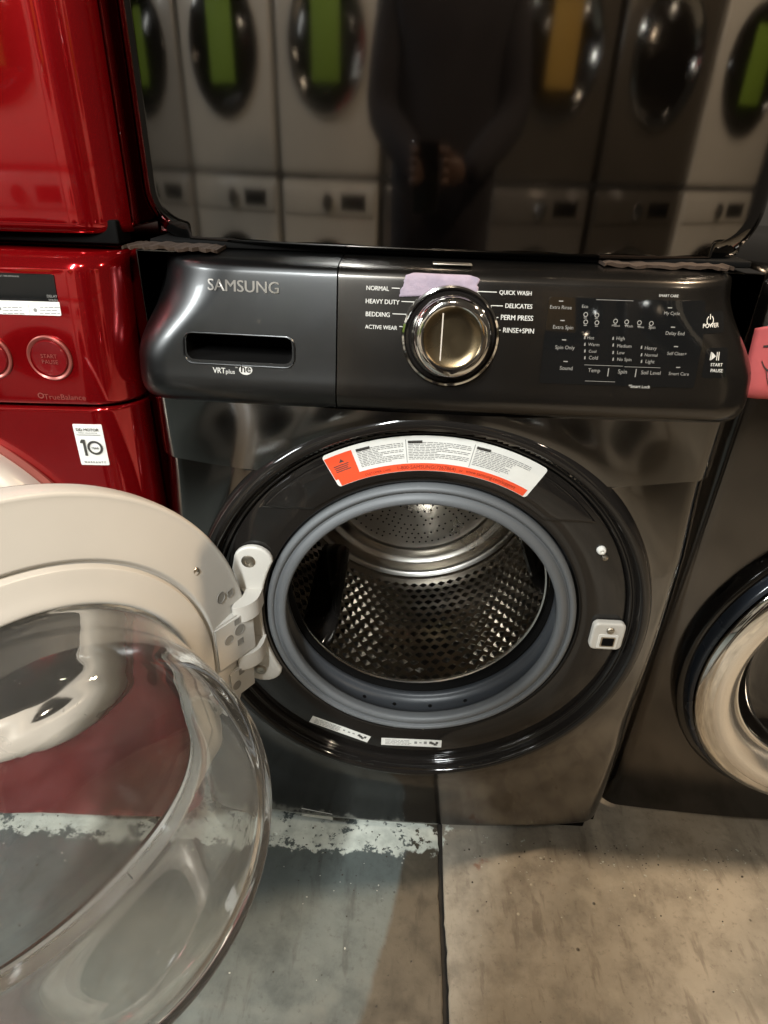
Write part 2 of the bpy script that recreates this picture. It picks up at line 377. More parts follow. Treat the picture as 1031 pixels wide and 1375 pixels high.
JOINT = paint('joint_dirt', (.020, .016, .012), rough=.95, var=.7, scale=60)
fl = mk('floor', [(-4, -4, -.009), (4, -4, -.009), (4, 2, -.009), (-4, 2, -.009)], [(0, 1, 2, 3)], JOINT, smooth=False)
fl['kind'] = 'structure'; fl['label'] = 'worn grey painted concrete floor with a straight joint'
JX = .0622
def slab(side):
    ys = np.linspace(-4, 2, 601); rng = np.random.default_rng(3+side)
    wob = np.cumsum(rng.normal(0, .0006, 601)); wob -= np.linspace(wob[0], wob[-1], 601); wob = np.clip(wob*2, -.0028, .0028)+rng.normal(0, .0010, 601)*(rng.random(601) < .35)
    V = []; F = []
    for y, w in zip(ys, wob):
        e = JX+side*(.0021+abs(w)*.8)+.0012*math.sin(y*7.3)+.0008*math.sin(y*23)
        V += [(side*4, y, 0), (e+side*.0035, y, 0), (e, y, -.0025), (e, y, -.02)]
    for i in range(600):
        for k in range(3): F.append((4*i+k, 4*i+4+k, 4*i+5+k, 4*i+1+k))
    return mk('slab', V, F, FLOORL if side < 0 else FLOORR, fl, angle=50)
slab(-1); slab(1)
def flakes():
    rg = random.Random(12); V = []; F = []; mi = []
    for k in range(520):
        dark = rg.random() < .45
        if rg.random() < .55: x, y = rg.uniform(-.75, .9), .03-abs(rg.gauss(0, .05))
        else: x, y = rg.uniform(-.8, .9), rg.uniform(-.45, .03)
        r = rg.uniform(.0006, .0019)*(1.6 if rg.random() < .08 else 1); n = rg.choice((4, 5, 6)); a0 = rg.uniform(0, 6); e = rg.uniform(.45, 1); z = .0006+rg.uniform(0, .0005)
        b0 = len(V)
        for q in range(n):
            t = a0+2*math.pi*q/n; rr = r*rg.uniform(.7, 1.2); V.append((x+rr*math.cos(t), y+rr*e*math.sin(t), z+rg.uniform(0, .0004)))
        for q in range(n):
            V.append((V[b0+q][0], V[b0+q][1], .0001))
        F.append(tuple(range(b0, b0+n))); mi.append(dark)
        for q in range(n): F.append((b0+q, b0+(q+1) % n, b0+n+(q+1) % n, b0+n+q)); mi.append(dark)
    o = mk('paint_flakes', V, F, [FLAKE, GRIT], None, smooth=False)
    for p_, d_ in zip(o.data.polygons, mi): p_.material_index = 1 if d_ else 0
    tag(o, 'scattered pale paint flakes and dark grit on the concrete floor', 'debris', None, 'stuff')
FLAKE = paint('pale_paint_flake', (.38, .37, .32), rough=.7); GRIT = paint('dark_grit', (.05, .042, .034), rough=.8)
flakes()

# ------------------------------------------------------------------ generic convex front sheet
def front_sheet(name, xc, w, z0, z1, fy, mat, parent, nx=110, nz=110, hole=None, rows=(), drop=None):
    """grid over x in xc +- w and z0..z1 with depth fy(x, z); faces inside hole (x, z, r) are left out"""
    def spread(a, b, n, e=.05):
        c = (a+b)/2; h = (b-a)/2; t = np.linspace(-1, 1, n+1); return c+h*np.sin(t*math.pi/2*.92)/math.sin(math.pi/2*.92)
    xs = spread(xc-w, xc+w, nx); zs = np.array(sorted(list(spread(z0, z1, nz))+list(rows))); nz += len(rows)
    V = [(x, fy(x, z), z) for z in zs for x in xs]; F = []
    for j in range(nz):
        for i in range(nx):
            q = (j*(nx+1)+i, j*(nx+1)+i+1, (j+1)*(nx+1)+i+1, (j+1)*(nx+1)+i)
            if drop and all(drop(V[k][0], V[k][2]) for k in q): continue
            if hole and any(math.hypot(V[k][0]-hole[0], V[k][2]-hole[1]) < hole[2] for k in q): continue
            F.append(q)
    return mk(name, V, F, mat, parent, angle=60)

# ================================================================== the open graphite washer
DC = (-.004, .509)            # centre of the door opening in x, z
washer = empty('front_load_washer')
tag(washer, 'dark graphite front-load washing machine with its glass door swung open under the dryer', 'washing machine')
HW = .343
def shell(name, c0, c1, mat, parent):
    (x0, y0, z0), (x1, y1, z1) = c0, c1
    V = [(x, y, z) for y in (y0, y1) for x, z in ((x0, z0), (x1, z0), (x1, z1), (x0, z1))]
    o = mk(name, V, [(4, 5, 6, 7)]+[(k, (k+1) % 4, 4+(k+1) % 4, 4+k) for k in range(4)], mat, parent, smooth=False)
    m_ = o.modifiers.new('thick', 'SOLIDIFY'); m_.thickness = .0015; m_.offset = -1
    return o
shell('cabinet', (-.341, .06, .02), (.341, .74, .958), GRAPH, washer)
def wfront(x, z):
    dx = abs(x)
    y = -.004+.026*(dx/HW)**2.4+edge_round(dx-(HW-.035), .035)*1.2
    if z < .26: y += .020*((.26-z)/.26)**2
    y += edge_round(.060-z, .016)*.9
    # gentle bulge round the door
    r = math.hypot(x-DC[0], z-DC[1])
    y -= .012*max(0, 1-abs(r-.30)/.10)**2*(3-2*max(0, 1-abs(r-.30)/.10))
    # wedge shaped facets high on both shoulders
    zl = .7300
    if dx > .17 and z < zl:
        lo = .60+.55*(dx-.30)
        k = min(1, max(0, (dx-.17)/.06))
        if z > lo: y += .009*k*min(1, (zl-z)/.0045)*max(0, (z-lo)/max(.02, zl-lo))
    return y
front_sheet('front_panel', 0, HW, .046, .812, wfront, GRAPH, washer, 150, 190, hole=(DC[0], DC[1], .281), rows=(.7245, .7255, .7275, .73, .7305))
box('toe_kick', (-.325, .055, .004), (.325, .08, .06), MATTBLK, washer, .003)

# control panel and detergent drawer share one moulded profile
PROF = catmull([(.06, .8065), (.014, .8065), (-.005, .809), (-.016, .8155), (-.0215, .826), (-.0213, .838), (-.0175, .856), (-.0090, .900), (-.0002, .941), (.0030, .9505), (.0085, .9550), (.022, .9580), (.060, .9595), (.14, .960)], 6)
PY = np.array([p[0] for p in PROF]); PZ = np.array([p[1] for p in PROF])
_mono = PZ >= .8155
def pw_(z):
    k = min(1, max(0, (z-.852)/.085)); return HW-.027*k*k*(3-2*k)
def plan(x, z):
    dx = abs(x)*HW/pw_(z); k = min(1, max(0, (z-.85)/.11)); r = .048+.062*k*k*(3-2*k)
    return .010*(dx/HW)**2+edge_round(min(dx, HW)-(HW-r), r)*(1-.25*k)
def pan_y(x, z): return float(np.interp(z, PZ[_mono], PY[_mono]))+plan(x, z)
def pan(x, z, lift=.0005): return (x, pan_y(x, z)-lift, z)
SEAM = -.1135
def loft(x0, x1, nx, corner=0.):
    t = np.linspace(0, 1, nx+1); xs = x0+(x1-x0)*t
    if abs(x0) > .3: xs = x0+(x1-x0)*(1-np.cos(t*math.pi/2))
    if abs(x1) > .3: xs = x0+(x1-x0)*np.sin(t*math.pi/2)
    n = len(PROF); V = []; F = []
    for x in xs:
        for y, z in PROF:
            xx = x if abs(x-SEAM) < .002 else x*(1-(1-pw_(z)/HW)*min(1, abs(x)/HW)**3); V.append((xx, min(y+plan(xx, z), .16), z))
        V.append((x, .165, .960)); V.append((x, .165, .8065))
    m = n+2
    for i in range(len(xs)-1):
        for k in range(m): F.append((i*m+k, (i+1)*m+k, (i+1)*m+(k+1) % m, i*m+(k+1) % m))
    F.append(tuple(range(m))); F.append(tuple((len(xs)-1)*m+k for k in range(m)))
    return V, F
V, F = loft(SEAM+.0008, HW, 60); control = mk('control_panel', V, F, GRAPHD, washer)
V, F = loft(-HW, SEAM-.0008, 46); drawer = mk('detergent_drawer', V, F, GRAPHS, washer)
# handle pocket cut into the drawer
a = on_surf(247, 444, pan_y); b_ = on_surf(394, 494, pan_y)
pk = rrect(a[0], b_[2]+.001, b_[0], a[2]-.002, .009)
n = len(pk); xm = (a[0]+b_[0])/2; zm = (a[2]+b_[2])/2
cv = [(x, -.06, z) for x, z in pk]+[(xm+(x-xm)*.95, .045, zm+(z-zm)*.9+.004) for x, z in pk]
cf = [tuple(range(n))[::-1], tuple(range(n, 2*n))]+[(i, (i+1) % n, n+(i+1) % n, n+i) for i in range(n)]
cut = mk('cutter', cv, cf, MATTBLK, None, smooth=False)
drawer.data.materials.append(MATTBLK)
md = drawer.modifiers.new('pocket', 'BOOLEAN'); md.object = cut; md.operation = 'DIFFERENCE'; md.solver = 'EXACT'; md.material_mode = 'TRANSFER'
bpy.context.view_layer.update()
me = bpy.data.meshes.new_from_object(drawer.evaluated_get(bpy.context.evaluated_depsgraph_get()))
drawer.modifiers.clear(); drawer.data = me
bpy.data.objects.remove(cut)
me.set_sharp_from_angle(angle=R(35))
lip = [pan(x, z, .0004) for x, z in rrect(a[0]-.0012, b_[2]-.0002, b_[0]+.0012, a[2]-.0008, .0100, 8)]
V, F = tube(lip+lip[:1], .0011, 8); mk('pocket_rim', V, F, GRAPHS, drawer)
g = Geo(lambda x, z: pan(x, z, .0008))
a = on_surf(279, 389, pan_y); b_ = on_surf(374, 391, pan_y)
g.text('SAMSUNG', a[0], b_[0], (a[2]+b_[2])/2-.001, .02, .95); g.build('lettering', SILVER, drawer)
g = Geo(lambda x, z: pan(x, z, .0005))
a = on_surf(286, 499, pan_y); b_ = on_surf(319, 501, pan_y)
g.text('VRT', a[0], a[0]+.0135, a[2]-.001, .01, 1.1); g.text('plus', a[0]+.0142, b_[0]-.003, a[2]-.001, 0, 1.0); g.text('TM', b_[0]-.0025, b_[0], a[2]+.005)
q = on_surf(330, 498, pan_y); g.disc(q[0], q[2]+.001, .0072, .0050)
g.build('lettering', PRINT, drawer)
g = Geo(lambda x, z: pan(x, z, .0009)); g.text('he', q[0]-.0052, q[0]+.0052, q[2]-.0012, .02, 1.0); g.build('lettering', GRAPHD, drawer)

# cycle names and tick lines round the dial
g = Geo(lambda x, z: pan(x, z, .0010))
for s, x0, x1, y in (('NORMAL', 492, 522, 389), ('HEAVY DUTY', 491, 536, 407), ('BEDDING', 491, 523, 424), ('ACTIVE WEAR', 490, 533, 441),
                     ('QUICK WASH', 670, 713, 395), ('DELICATES', 678, 714, 413), ('PERM PRESS', 672, 715, 429), ('RINSE+SPIN', 675, 716, 446)):
    a = on_surf(x0, y, pan_y); b_ = on_surf(x1, y+1.5, pan_y); g.text(s, a[0], b_[0], (a[2]+b_[2])/2, .012, 1.08)
for x0, x1, y in ((526, 537, 386.5), (539, 572, 404.5), (527, 562, 421), (536, 556, 438), (640, 667, 391), (648, 675, 409.5), (656, 669, 425.5), (660, 672, 442.5)):
    a = on_surf(x0, y, pan_y); b_ = on_surf(x1, y+.4, pan_y); g.rect(a[0], a[2]-.0004, b_[0], a[2]+.0004)
g.build('lettering', PRINT, control)

# dial
dc = on_surf(604, 452, pan_y)
dx, dz = dc[0], dc[2]
tilt = np.array((0, -1, .20)); tilt /= np.linalg.norm(tilt)
ez = np.array((0, .20, 1.)); ez /= np.linalg.norm(ez)
dial = lathe('dial', [(.0505, -.004), (.0505, .003), (.0495, .0052), (.0475, .0058), (.0462, .0045), (.0455, .0008)], CHROME, control, dc, tilt, e2=ez, n=96)
lathe('dial_well', [(.0456, .001), (.043, .0012), (.0415, .006), (.0395, .007), (.0385, .003)], BLACK, dial, dc, tilt, e2=ez, n=96)
lathe('knob_skirt', [(.0405, .002), (.0405, .012), (.0395, .0155), (.0385, .0165)], CHROME, dial, dc, tilt, e2=ez, n=96)
kp = [(.0372, .012), (.0372, .017), (.0386, .019), (.0388, .0225)]
lathe('knob', kp+[(.0384, .031), (.0368, .0345), (.034, .0362), (.0302, .0364), (.0288, .0355)], CHROME, dial, dc, tilt, e2=ez, n=96)
lathe('knob_face', [(.0289, .0357), (.0275, .0346), (.018, .0340), (.0001, .0338)], KNOBCAP, dial, dc, tilt, e2=ez, n=96)
kx = np.array((1., 0, 0))
P = [np.array(dc)+tilt*.0349+kx*(-.0105+u)+ez*v for u, v in ((-.0006, -.022), (.0006, -.022), (.0008, .023), (-.0004, .023))]
P += [p_-tilt*.002 for p_ in P]
mk('pointer', P, [(0, 1, 2, 3), (7, 6, 5, 4), (0, 4, 5, 1), (1, 5, 6, 2), (2, 6, 7, 3), (3, 7, 4, 0)], CREAMC, dial, smooth=False)

# touch panel: black glass let into the control panel
def pxz(px, py): p = on_surf(px, py, pan_y); return p[0], p[2]
tl, br = pxz(737, 398), pxz(931, 521)
touch = patch('touch_panel', tl[0], br[1], br[0], tl[1], pan, .0006, PANELBLK, control, .0001)
gp = Geo(lambda x, z: pan(x, z, .0011)); gd = Geo(lambda x, z: pan(x, z, .0011))
def tx(g_, s, x0, x1, y, bold=0.):
    a = on_surf(x0, y, pan_y); b2 = on_surf(x1, y+(x1-x0)*.04, pan_y); g_.text(s, a[0], b2[0], (a[2]+b2[2])/2, bold)
for s, x0, x1, y in (('Extra Rinse', 738, 767, 414), ('Extra Spin', 742, 769, 441), ('Spin Only', 745, 771, 468), ('Sound', 751, 768, 496),
                     ('Temp', 789, 805, 499), ('Spin', 829, 841, 501), ('Soil Level', 860, 886, 502), ('Smart Care', 897, 924, 503),
                     ('Self Clean+', 895, 921, 476), ('Delay End', 893, 918, 449), ('My Cycle', 891, 912, 422)):
    tx(gp, s, x0, x1, y)
for s, x0, x1, y in (('Hot', 788, 797, 455), ('Warm', 789, 804, 464), ('Cool', 790, 800, 473), ('Cold', 790, 802, 482), ('High', 827, 838, 456), ('Medium', 828, 847, 466),
                     ('Low', 828, 838, 475), ('No Spin', 828, 847, 484), ('Heavy', 865, 881, 469), ('Normal', 865, 882, 478), ('Light', 866, 878, 487),
                     ('Presoak', 821, 832, 438), ('Wash', 838, 849, 439), ('Rinse', 856, 864, 440), ('Spin', 870, 879, 441), ('Eco', 781, 789, 413)):
    tx(gd, s, x0, x1, y)
for x, y in ((753, 404), (755, 430), (757, 456), (759, 485), (899, 413), (903, 439), (907, 465), (910, 493)):
    p = pxz(x, y); gp.rect(p[0]-.0022, p[1]-.0005, p[0]+.0022, p[1]+.0005)
for x, ys in ((785, (453, 462, 471, 480)), (823, (454, 463, 473, 482)), (861, (466, 476, 485))):
    for y in ys:
        p = pxz(x, y); gp.poly([(p[0]-.0008, p[1]-.0016), (p[0]+.0007, p[1]-.0012), (p[0]+.0004, p[1]+.0018), (p[0]-.0008, p[1]+.0012)])
for x, y in ((786, 422), (801, 423), (786, 432), (801, 433), (826, 431), (841, 432), (858, 433), (874, 434)):
    p = pxz(x, y); gd.ring(p[0], p[1], .0016, .0024, n=10); gd.rect(p[0]-.0016, p[1]-.0036, p[0]+.0016, p[1]-.0030)
for x, y0, y1 in ((817, 494, 505), (854, 495, 506)):
    p = pxz(x, y0); q2 = pxz(x, y1); gp.rect(p[0]-.0005, q2[1], p[0]+.0005, p[1])
for x0, x1, y in ((784, 836, 489.5), (838, 886, 492), (785, 825, 511), (800, 850, 402)):
    p = pxz(x0, y); q2 = pxz(x1, y+2); gd.rect(p[0], p[1]-.0002, q2[0], p[1]+.0002)
gp.build('lettering', PRINTD, touch); gd.build('lettering', PRINTD, touch)
g = Geo(lambda x, z: pan(x, z, .0012))
tx(g, 'SMART CARE', 884, 910, 398); tx(g, '*Smart Lock', 843, 872, 520)
p = pxz(953, 430); g.ring(p[0], p[1], .0036, .0046, 118, 422, 20); g.rect(p[0]-.0005, p[1]+.001, p[0]+.0005, p[1]+.0058)
tx(g, 'POWER', 943, 964, 439, .01)
p = pxz(960, 478); g.poly([(p[0]-.0042, p[1]-.004), (p[0]+.0005, p[1]), (p[0]-.0042, p[1]+.004)])
g.rect(p[0]+.0012, p[1]-.004, p[0]+.0022, p[1]+.004); g.rect(p[0]+.0033, p[1]-.004, p[0]+.0043, p[1]+.004); g.rect(p[0]-.0056, p[1]-.004, p[0]-.0046, p[1]+.004)
tx(g, 'START', 953, 969, 491, .01); tx(g, 'PAUSE', 953, 969, 499, .01)
g.build('lettering', PRINT, control)
for x0, y0, x1, y1 in ((941, 420, 972, 446), (949, 467, 973, 508)):
    p = pxz(x0, y0); q2 = pxz(x1, y1)
    patch('button', p[0], q2[1], q2[0], p[1], pan, .0004, PANELBLK, control, .0)

# ---- door surround, bezel and gasket
def D(x, z): return (DC[0]+x, DC[1]+z)
O = (DC[0], 0, DC[1])
lathe('door_ring', catmull([(.303, .022), (.3035, .004), (.302, -.006), (.2975, -.0145), (.291, -.0175), (.2855, -.0155), (.283, -.010), (.2815, -.004), (.2795, -.0025), (.2775, -.0045), (.2755, -.0045), (.2735, -.001), (.272, .006)], 5), BLACK, washer, O, n=256)
lathe('bezel', [(.273, .0045), (.271, .001), (.268, 0), (.216, 0), (.212, .002), (.209, .014)], BLACK, washer, O, n=200)
# raised upper field of the bezel, cut off level
zc = on_y(770, 700, 0)[2]-DC[1]
def bez(x, z, l): return (DC[0]+x, -l, DC[1]+z)
def upper_field():
    P = []
    a1 = math.asin(zc/.264); a0 = math.asin(min(.99, (zc-.0)/.216)) if zc < .216 else math.pi/2
    for k in range(61):
        t = a1+(math.pi-2*a1)*k/60; P.append((.264*math.cos(t), .264*math.sin(t)))
    t0 = math.asin(zc/.2185)
    for k in range(61):
        t = math.pi-t0-(math.pi-2*t0)*k/60; P.append((.2185*math.cos(t), .2185*math.sin(t)))
    n = 61; V = []; F = []
    for lift, ins in ((.0002, 0), (.0026, .0008), (.0034, .0026)):
        for x, z in P:
            r = math.hypot(x, z); rr = r-ins if r > .24 else r+ins
            zz = max(z*rr/r, zc+ins); V.append(bez(x*rr/r, zz, lift))
    m = 122
    for l in range(2):
        for i in range(m): F.append((l*m+i, l*m+(i+1) % m, (l+1)*m+(i+1) % m, (l+1)*m+i))
    for i in range(60): F.append((2*m+i, 2*m+i+1, 2*m+m-2-i, 2*m+m-1-i))
    return mk('bezel_ledge', V, F, BLACK, washer)
upper_field()
LF = .0040
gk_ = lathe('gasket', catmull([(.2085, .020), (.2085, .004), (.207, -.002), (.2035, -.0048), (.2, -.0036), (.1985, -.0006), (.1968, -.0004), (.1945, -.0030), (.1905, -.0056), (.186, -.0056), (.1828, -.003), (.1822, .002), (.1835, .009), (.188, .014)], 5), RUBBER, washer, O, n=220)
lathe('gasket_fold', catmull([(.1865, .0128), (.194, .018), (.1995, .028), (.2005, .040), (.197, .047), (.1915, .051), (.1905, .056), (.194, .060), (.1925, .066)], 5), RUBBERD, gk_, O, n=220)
for a_ in (-112, -98, -82, -66):
    t_ = R(a_); e_ = np.array((math.cos(t_), 0, math.sin(t_)))
    lathe('drain_hole', [(.0032, -.0002), (.0030, .0006), (.0001, .0006)], MATTBLK, gk_, np.array(O)+e_*.2006+np.array((0, .037, 0)), -e_, (0, 1, 0), np.cross(e_, (0, 1., 0)), n=16)
lathe('tub_lip', [(.2, .060), (.1915, .062), (.189, .066), (.188, .074), (.1895, .082)], MATTBLK, washer, O, n=160)

# ---- drum
DO = (DC[0]-.004, 0, DC[1])
drum = lathe('drum', [(.1895, .0735), (.1865, .0722), (.1845, .0735), (.1845, .0762), (.187, .080), (.205, .088), (.232, .096), (.243, .104), (.247, .112)], STEEL, washer, DO, n=200)
ya, yb = .112, .450
lathe('drum_wall', [(.247, ya), (.2475, .20), (.2475, .35), (.247, .435), (.243, .442), (.247, yb)], DRUMW, drum, DO, n=200)
V = []; F = []; nA, nR_ = 80, 16
for j in range(nR_):
    for i in range(nA):
        t = 2*math.pi*(i+.5*(j % 2))/nA; da = 2*math.pi/nA*.47; y = .126+j*.0194; dy = .0090
        def pt(a_, y_, r_): return (DO[0]+r_*math.cos(a_), y_, DO[2]+r_*math.sin(a_))
        b0 = len(V); V += [pt(t-da, y, .2474), pt(t, y-dy, .2474), pt(t+da, y, .2474), pt(t, y+dy, .2474), pt(t-da*.1, y, .2418), pt(t, y-dy*.1, .2418), pt(t+da*.1, y, .2418), pt(t, y+dy*.1, .2418)]
        F += [(b0+k, b0+(k+1) % 4, b0+4+(k+1) % 4, b0+4+k) for k in range(4)]+[(b0+4, b0+5, b0+6, b0+7)]
em = mk('drum_embossing', V, F, DRUMW, drum, smooth=False); em['kind'] = 'stuff'
lathe('drum_back', catmull([(r_, h_+.035) for r_, h_ in ((.247, .415), (.238, .422), (.222, .418), (.213, .415), (.207, .418), (.200, .421), (.190, .420), (.181, .419), (.172, .428), (.10, .436), (.06, .430), (.045, .428), (.0005, .428))], 4), STEELB, drum, DO, n=160)
V = []; F = []
for ring_ in range(11):
    r = .068+ring_*.0098; cnt = int(2*math.pi*r/.0135)
    for k in range(cnt):
        if (k//3+ring_//2) % 4 == 3: continue
        t = 2*math.pi*(k+.5*(ring_ % 2))/cnt; y = np.interp(r, [.06, .10, .172], [.465, .471, .463])-.0012
        b0 = len(V)
        for q in range(7):
            s = 2*math.pi*q/7; V.append((DO[0]+r*math.cos(t)+.0021*math.cos(s), y, DO[2]+r*math.sin(t)+.0021*math.sin(s)))
        F.append(tuple(range(b0, b0+7)))
ph = mk('perforations', V, F, MATTBLK, drum, smooth=False); ph['kind'] = 'stuff'
def lifter(ang):
    t = R(ang); er = np.array((math.cos(t), 0, math.sin(t))); et = np.array((-math.sin(t), 0, math.cos(t))); ey = np.array((0, 1., 0)); o = np.array(DO, float)
    prof = [(-.034, -.002), (-.026, .012), (-.012, .045), (-.004, .053), (.004, .053), (.012, .045), (.026, .012), (.034, -.002)]
    V = []; F = []; ys = np.linspace(.118, .440, 15)
    for i, y in enumerate(ys):
        k = min(1, .35+.65*math.sin(min(1, min(i, 14-i)/2.5)*math.pi/2))
        for u, h in prof: V.append(o+er*(.246-h*k)+et*u*(.6+.4*k)+ey*y)
    m = len(prof)
    for i in range(14):
        for k in range(m-1): F.append((i*m+k, i*m+k+1, (i+1)*m+k+1, (i+1)*m+k))
    F.append(tuple(range(m))); F.append(tuple(14*m+k for k in range(m)))
    return mk('lifter', V, F, BLACK, drum)
lifter(228); lifter(108); lifter(-12)

# ---- strike plate, screws on the bezel
def bz(px, py): p = on_y(px, py, 0); return p[0], p[2]
p0 = on_y(798, 835, -.008); p1 = on_y(832, 872, -.008); x0, z1, x1, z0 = p0[0], p0[2], p1[0], p1[2]
strike = prism('strike_plate', rrect(x0, z0, x1, z1, .008), lambda x, z, l: (x, -l, z), .011, WHITEH, washer)
bmx = strike.modifiers.new('bevel', 'BEVEL'); bmx.width = .003; bmx.segments = 3
xm = (x0+x1)/2; zm = (z0+z1)/2
prism('latch_frame', rrect(xm-.0125, z0+.004, xm+.0135, zm+.0045, .002), lambda x, z, l: (x, -l, z), .0012, LABELW, strike, .0108)
prism('latch_slot', rrect(xm-.009, z0+.0075, xm+.010, zm+.001, .001), lambda x, z, l: (x, -l, z), .0006, SCREW, strike, .0122)
prism('latch_slot', rrect(xm-.007, z0+.009, xm+.0085, zm-.0005, .001), lambda x, z, l: (x, -l, z), .0006, MATTBLK, strike, .0124)
def screw(c, r, parent, ax=(0, -1, 0), e1=(1, 0, 0), e2=(0, 0, 1), h=.003, mat=SCREW):
    s = lathe('screw', [(r, 0), (r, h*.4), (r*.8, h*.85), (r*.45, h), (r*.4, h*.5), (.0001, h*.45)], mat, parent, c, ax, e1, e2, n=24); return s
screw((xm+.001, -.011, z1-.011), .0052, strike)
p = bz(807, 738); screw((p[0], -.0, p[1]), .0058, washer, h=.006, mat=LABELW)
p = bz(812, 748); screw((p[0], -.0, p[1]), .0042, washer, h=.004)

# ---- stickers
def arc_sticker(name, r0, r1, a0, a1, mat, parent, lift, n=48):
    V = []; F = []
    for i in range(n+1):
        t = R(a0+(a1-a0)*i/n)
        for r in (r0, r1): V.append((O[0]+r*math.cos(t), -lift, O[2]+r*math.sin(t)))
    for i in range(n): F.append((2*i, 2*i+1, 2*i+3, 2*i+2))
    return mk(name, V, F, mat, parent, smooth=False)
SR0, SR1, SA0, SA1 = .2285, .2725, 118.3, 60.3
LZ = .0042
def sticker_outline():
    P = []; c_ = 2.0
    def pt(r, t): return (O[0]+r*math.cos(R(t)), O[2]+r*math.sin(R(t)))
    for (r, t, s) in ((SR1-.004, SA0-.9, 1),): pass
    rc = .0042; da = math.degrees(rc/.25)
    for k in range(7):
        q = R(90*k/6); P.append(pt(SR1-rc+rc*math.sin(q), SA0-da+da*math.cos(q)))
    for k in range(1, 40): P.append(pt(SR1, SA0-da+(SA1-SA0+2*da)*k/40))
    for k in range(7):
        q = R(90*k/6); P.append(pt(SR1-rc+rc*math.cos(q), SA1+da-da*math.sin(q)))
    for k in range(7):
        q = R(90*k/6); P.append(pt(SR0+rc-rc*math.sin(q), SA1+da-da*math.cos(q)))
    for k in range(1, 40): P.append(pt(SR0, SA1+da+(SA0-SA1-2*da)*k/40))
    for k in range(7):
        q = R(90*k/6); P.append(pt(SR0+rc-rc*math.cos(q), SA0-da+da*math.sin(q)))
    return P
P = sticker_outline(); nP = len(P)
stk = mk('safety_sticker', [(x, -.0039, z) for x, z in P]+[(x, -.0037, z) for x, z in P], [tuple(range(nP))]+[(i, (i+1) % nP, nP+(i+1) % nP, nP+i) for i in range(nP)], LABELW, washer, smooth=False)
stk['label'] = 'curved white and orange-red safety sticker above the opening'
arc_sticker('red_print', SR0+.0004, SR0+.0098, SA0-1.0, SA1+1.0, LABELR, stk, .0041)
arc_sticker('red_print', SR0+.0098, SR1-.0048, SA0-.15, SA0-7.6, LABELR, stk, .0041, 10)
def polar(lift): return lambda a, r: (O[0]+r*math.cos(R(a)), -lift, O[2]+r*math.sin(R(a)))
gr = Geo(polar(.0043)); gk = Geo(polar(.0043)); rr_ = random.Random(5)
def prect(g_, a0, a1, r0, r1):
    k = max(1, int(abs(a1-a0)/2))
    for i in range(k):
        s0 = a0+(a1-a0)*i/k; s1 = a0+(a1-a0)*(i+1)/k; g_.add([(s0, r0), (s1, r0), (s1, r1), (s0, r1)], [(0, 1, 2, 3)])
for a0, a1 in ((109.6, 97.6), (96.4, 80.4), (79.2, 64.2)):
    prect(gk, a0, a0-3.6, SR1-.0056, SR1-.009)
    for k in range(11):
        r = SR1-.0082-k*.00205; last = k in (3, 6, 10)
        s = a0; end = a1 if not last else a1+(a0-a1)*rr_.uniform(.15, .6)
        if a1 < 66 and k > 3: end = max(end, 68.8)
        while s > end+.2:
            w = rr_.uniform(.5, 1.6); e = max(end, s-w); prect(gr, s, e, r-.0004, r+.00045); s = e-.22
for k in range(4): prect(gk, 116.8, 116.8-rr_.uniform(3.5, 5), SR1-.019-k*.0024, SR1-.0179-k*.0024)
gk.add([(114.9, SR1-.0155), (113.5, SR1-.0155), (114.2, SR1-.0115)], [(0, 1, 2)])
prect(gr, 97.0, 96.85, SR0+.011, SR1-.004); prect(gr, 79.85, 79.7, SR0+.011, SR1-.004)
gr.build('fine_print', INK, stk); gk.build('fine_print', INKD, stk)
def arc_text(s, a0, a1, r, mat, asp=1.):
    V, F = text_geo(s, .01); w0 = V[:, 0].min(); w = V[:, 0].max()-w0; L = R(abs(a1-a0))*r; k = L/w
    f = polar(.0044); mk('lettering', [f(a0+(a1-a0)*(v[0]-w0)/w, r+v[1]*k*asp) for v in V], F, mat, stk, smooth=False)
arc_text('CUSTOMER CARE', 109.5, 101.8, SR0+.0030, INKR, 1.0)
arc_text('1-800-SAMSUNG(7267864)', 99.8, 83.2, SR0+.0028, INKR, 1.1)
arc_text('or', 82.2, 81, SR0+.003, INKR, 1.)
arc_text('www.samsung.com/support', 80.2, 64.8, SR0+.0034, INKR, 1.1)
def flat_label(c0, c1, h0, name, seedv):
    """strip label on the bezel from pixel c0 to c1 (its upper edge)"""
    p = np.array(bz(*c0)); q = np.array(bz(*c1)); u = (q-p); w = np.linalg.norm(u); u /= w; v = np.array((-u[1], u[0]))
    f = lambda a, b, l=.0005: (p[0]+u[0]*a-v[0]*b, -l, p[1]+u[1]*a-v[1]*b)
    o = mk(name, [f(0, 0), f(w, 0), f(w, h0), f(0, h0), f(0, 0, .0001), f(w, 0, .0001), f(w, h0, .0001), f(0, h0, .0001)], [(0, 1, 2, 3), (4, 5, 1, 0), (5, 6, 2, 1), (6, 7, 3, 2), (7, 4, 0, 3)], LABELW, washer, smooth=False)
    g = Geo(lambda a, b: f(a, b, .0007)); rg = random.Random(seedv)
    for k in range(4):
        s = .006
        while s < w*.46:
            e = s+rg.uniform(.003, .009); g.rect(s, h0*(.18+.19*k), min(e, w*.5), h0*(.18+.19*k)+.0011); s = e+.0012
    for k in range(5):
        s = w*(.54+.08*k)+rg.uniform(0, .002); b = h0*rg.uniform(.2, .5); g.rect(s, b, s+rg.uniform(.003, .006), b+h0*rg.uniform(.15, .35))
    g.build('fine_print', INK, o)
    g = Geo(lambda a, b: f(a, b, .0009))
    for k in range(4):
        s = w*(.80+.035*k); b = h0*(.2+.12*(k % 3)); g.rect(s, b, s+.0035, b+h0*.3)
    g.build('fine_print', INKD, o)
    return o
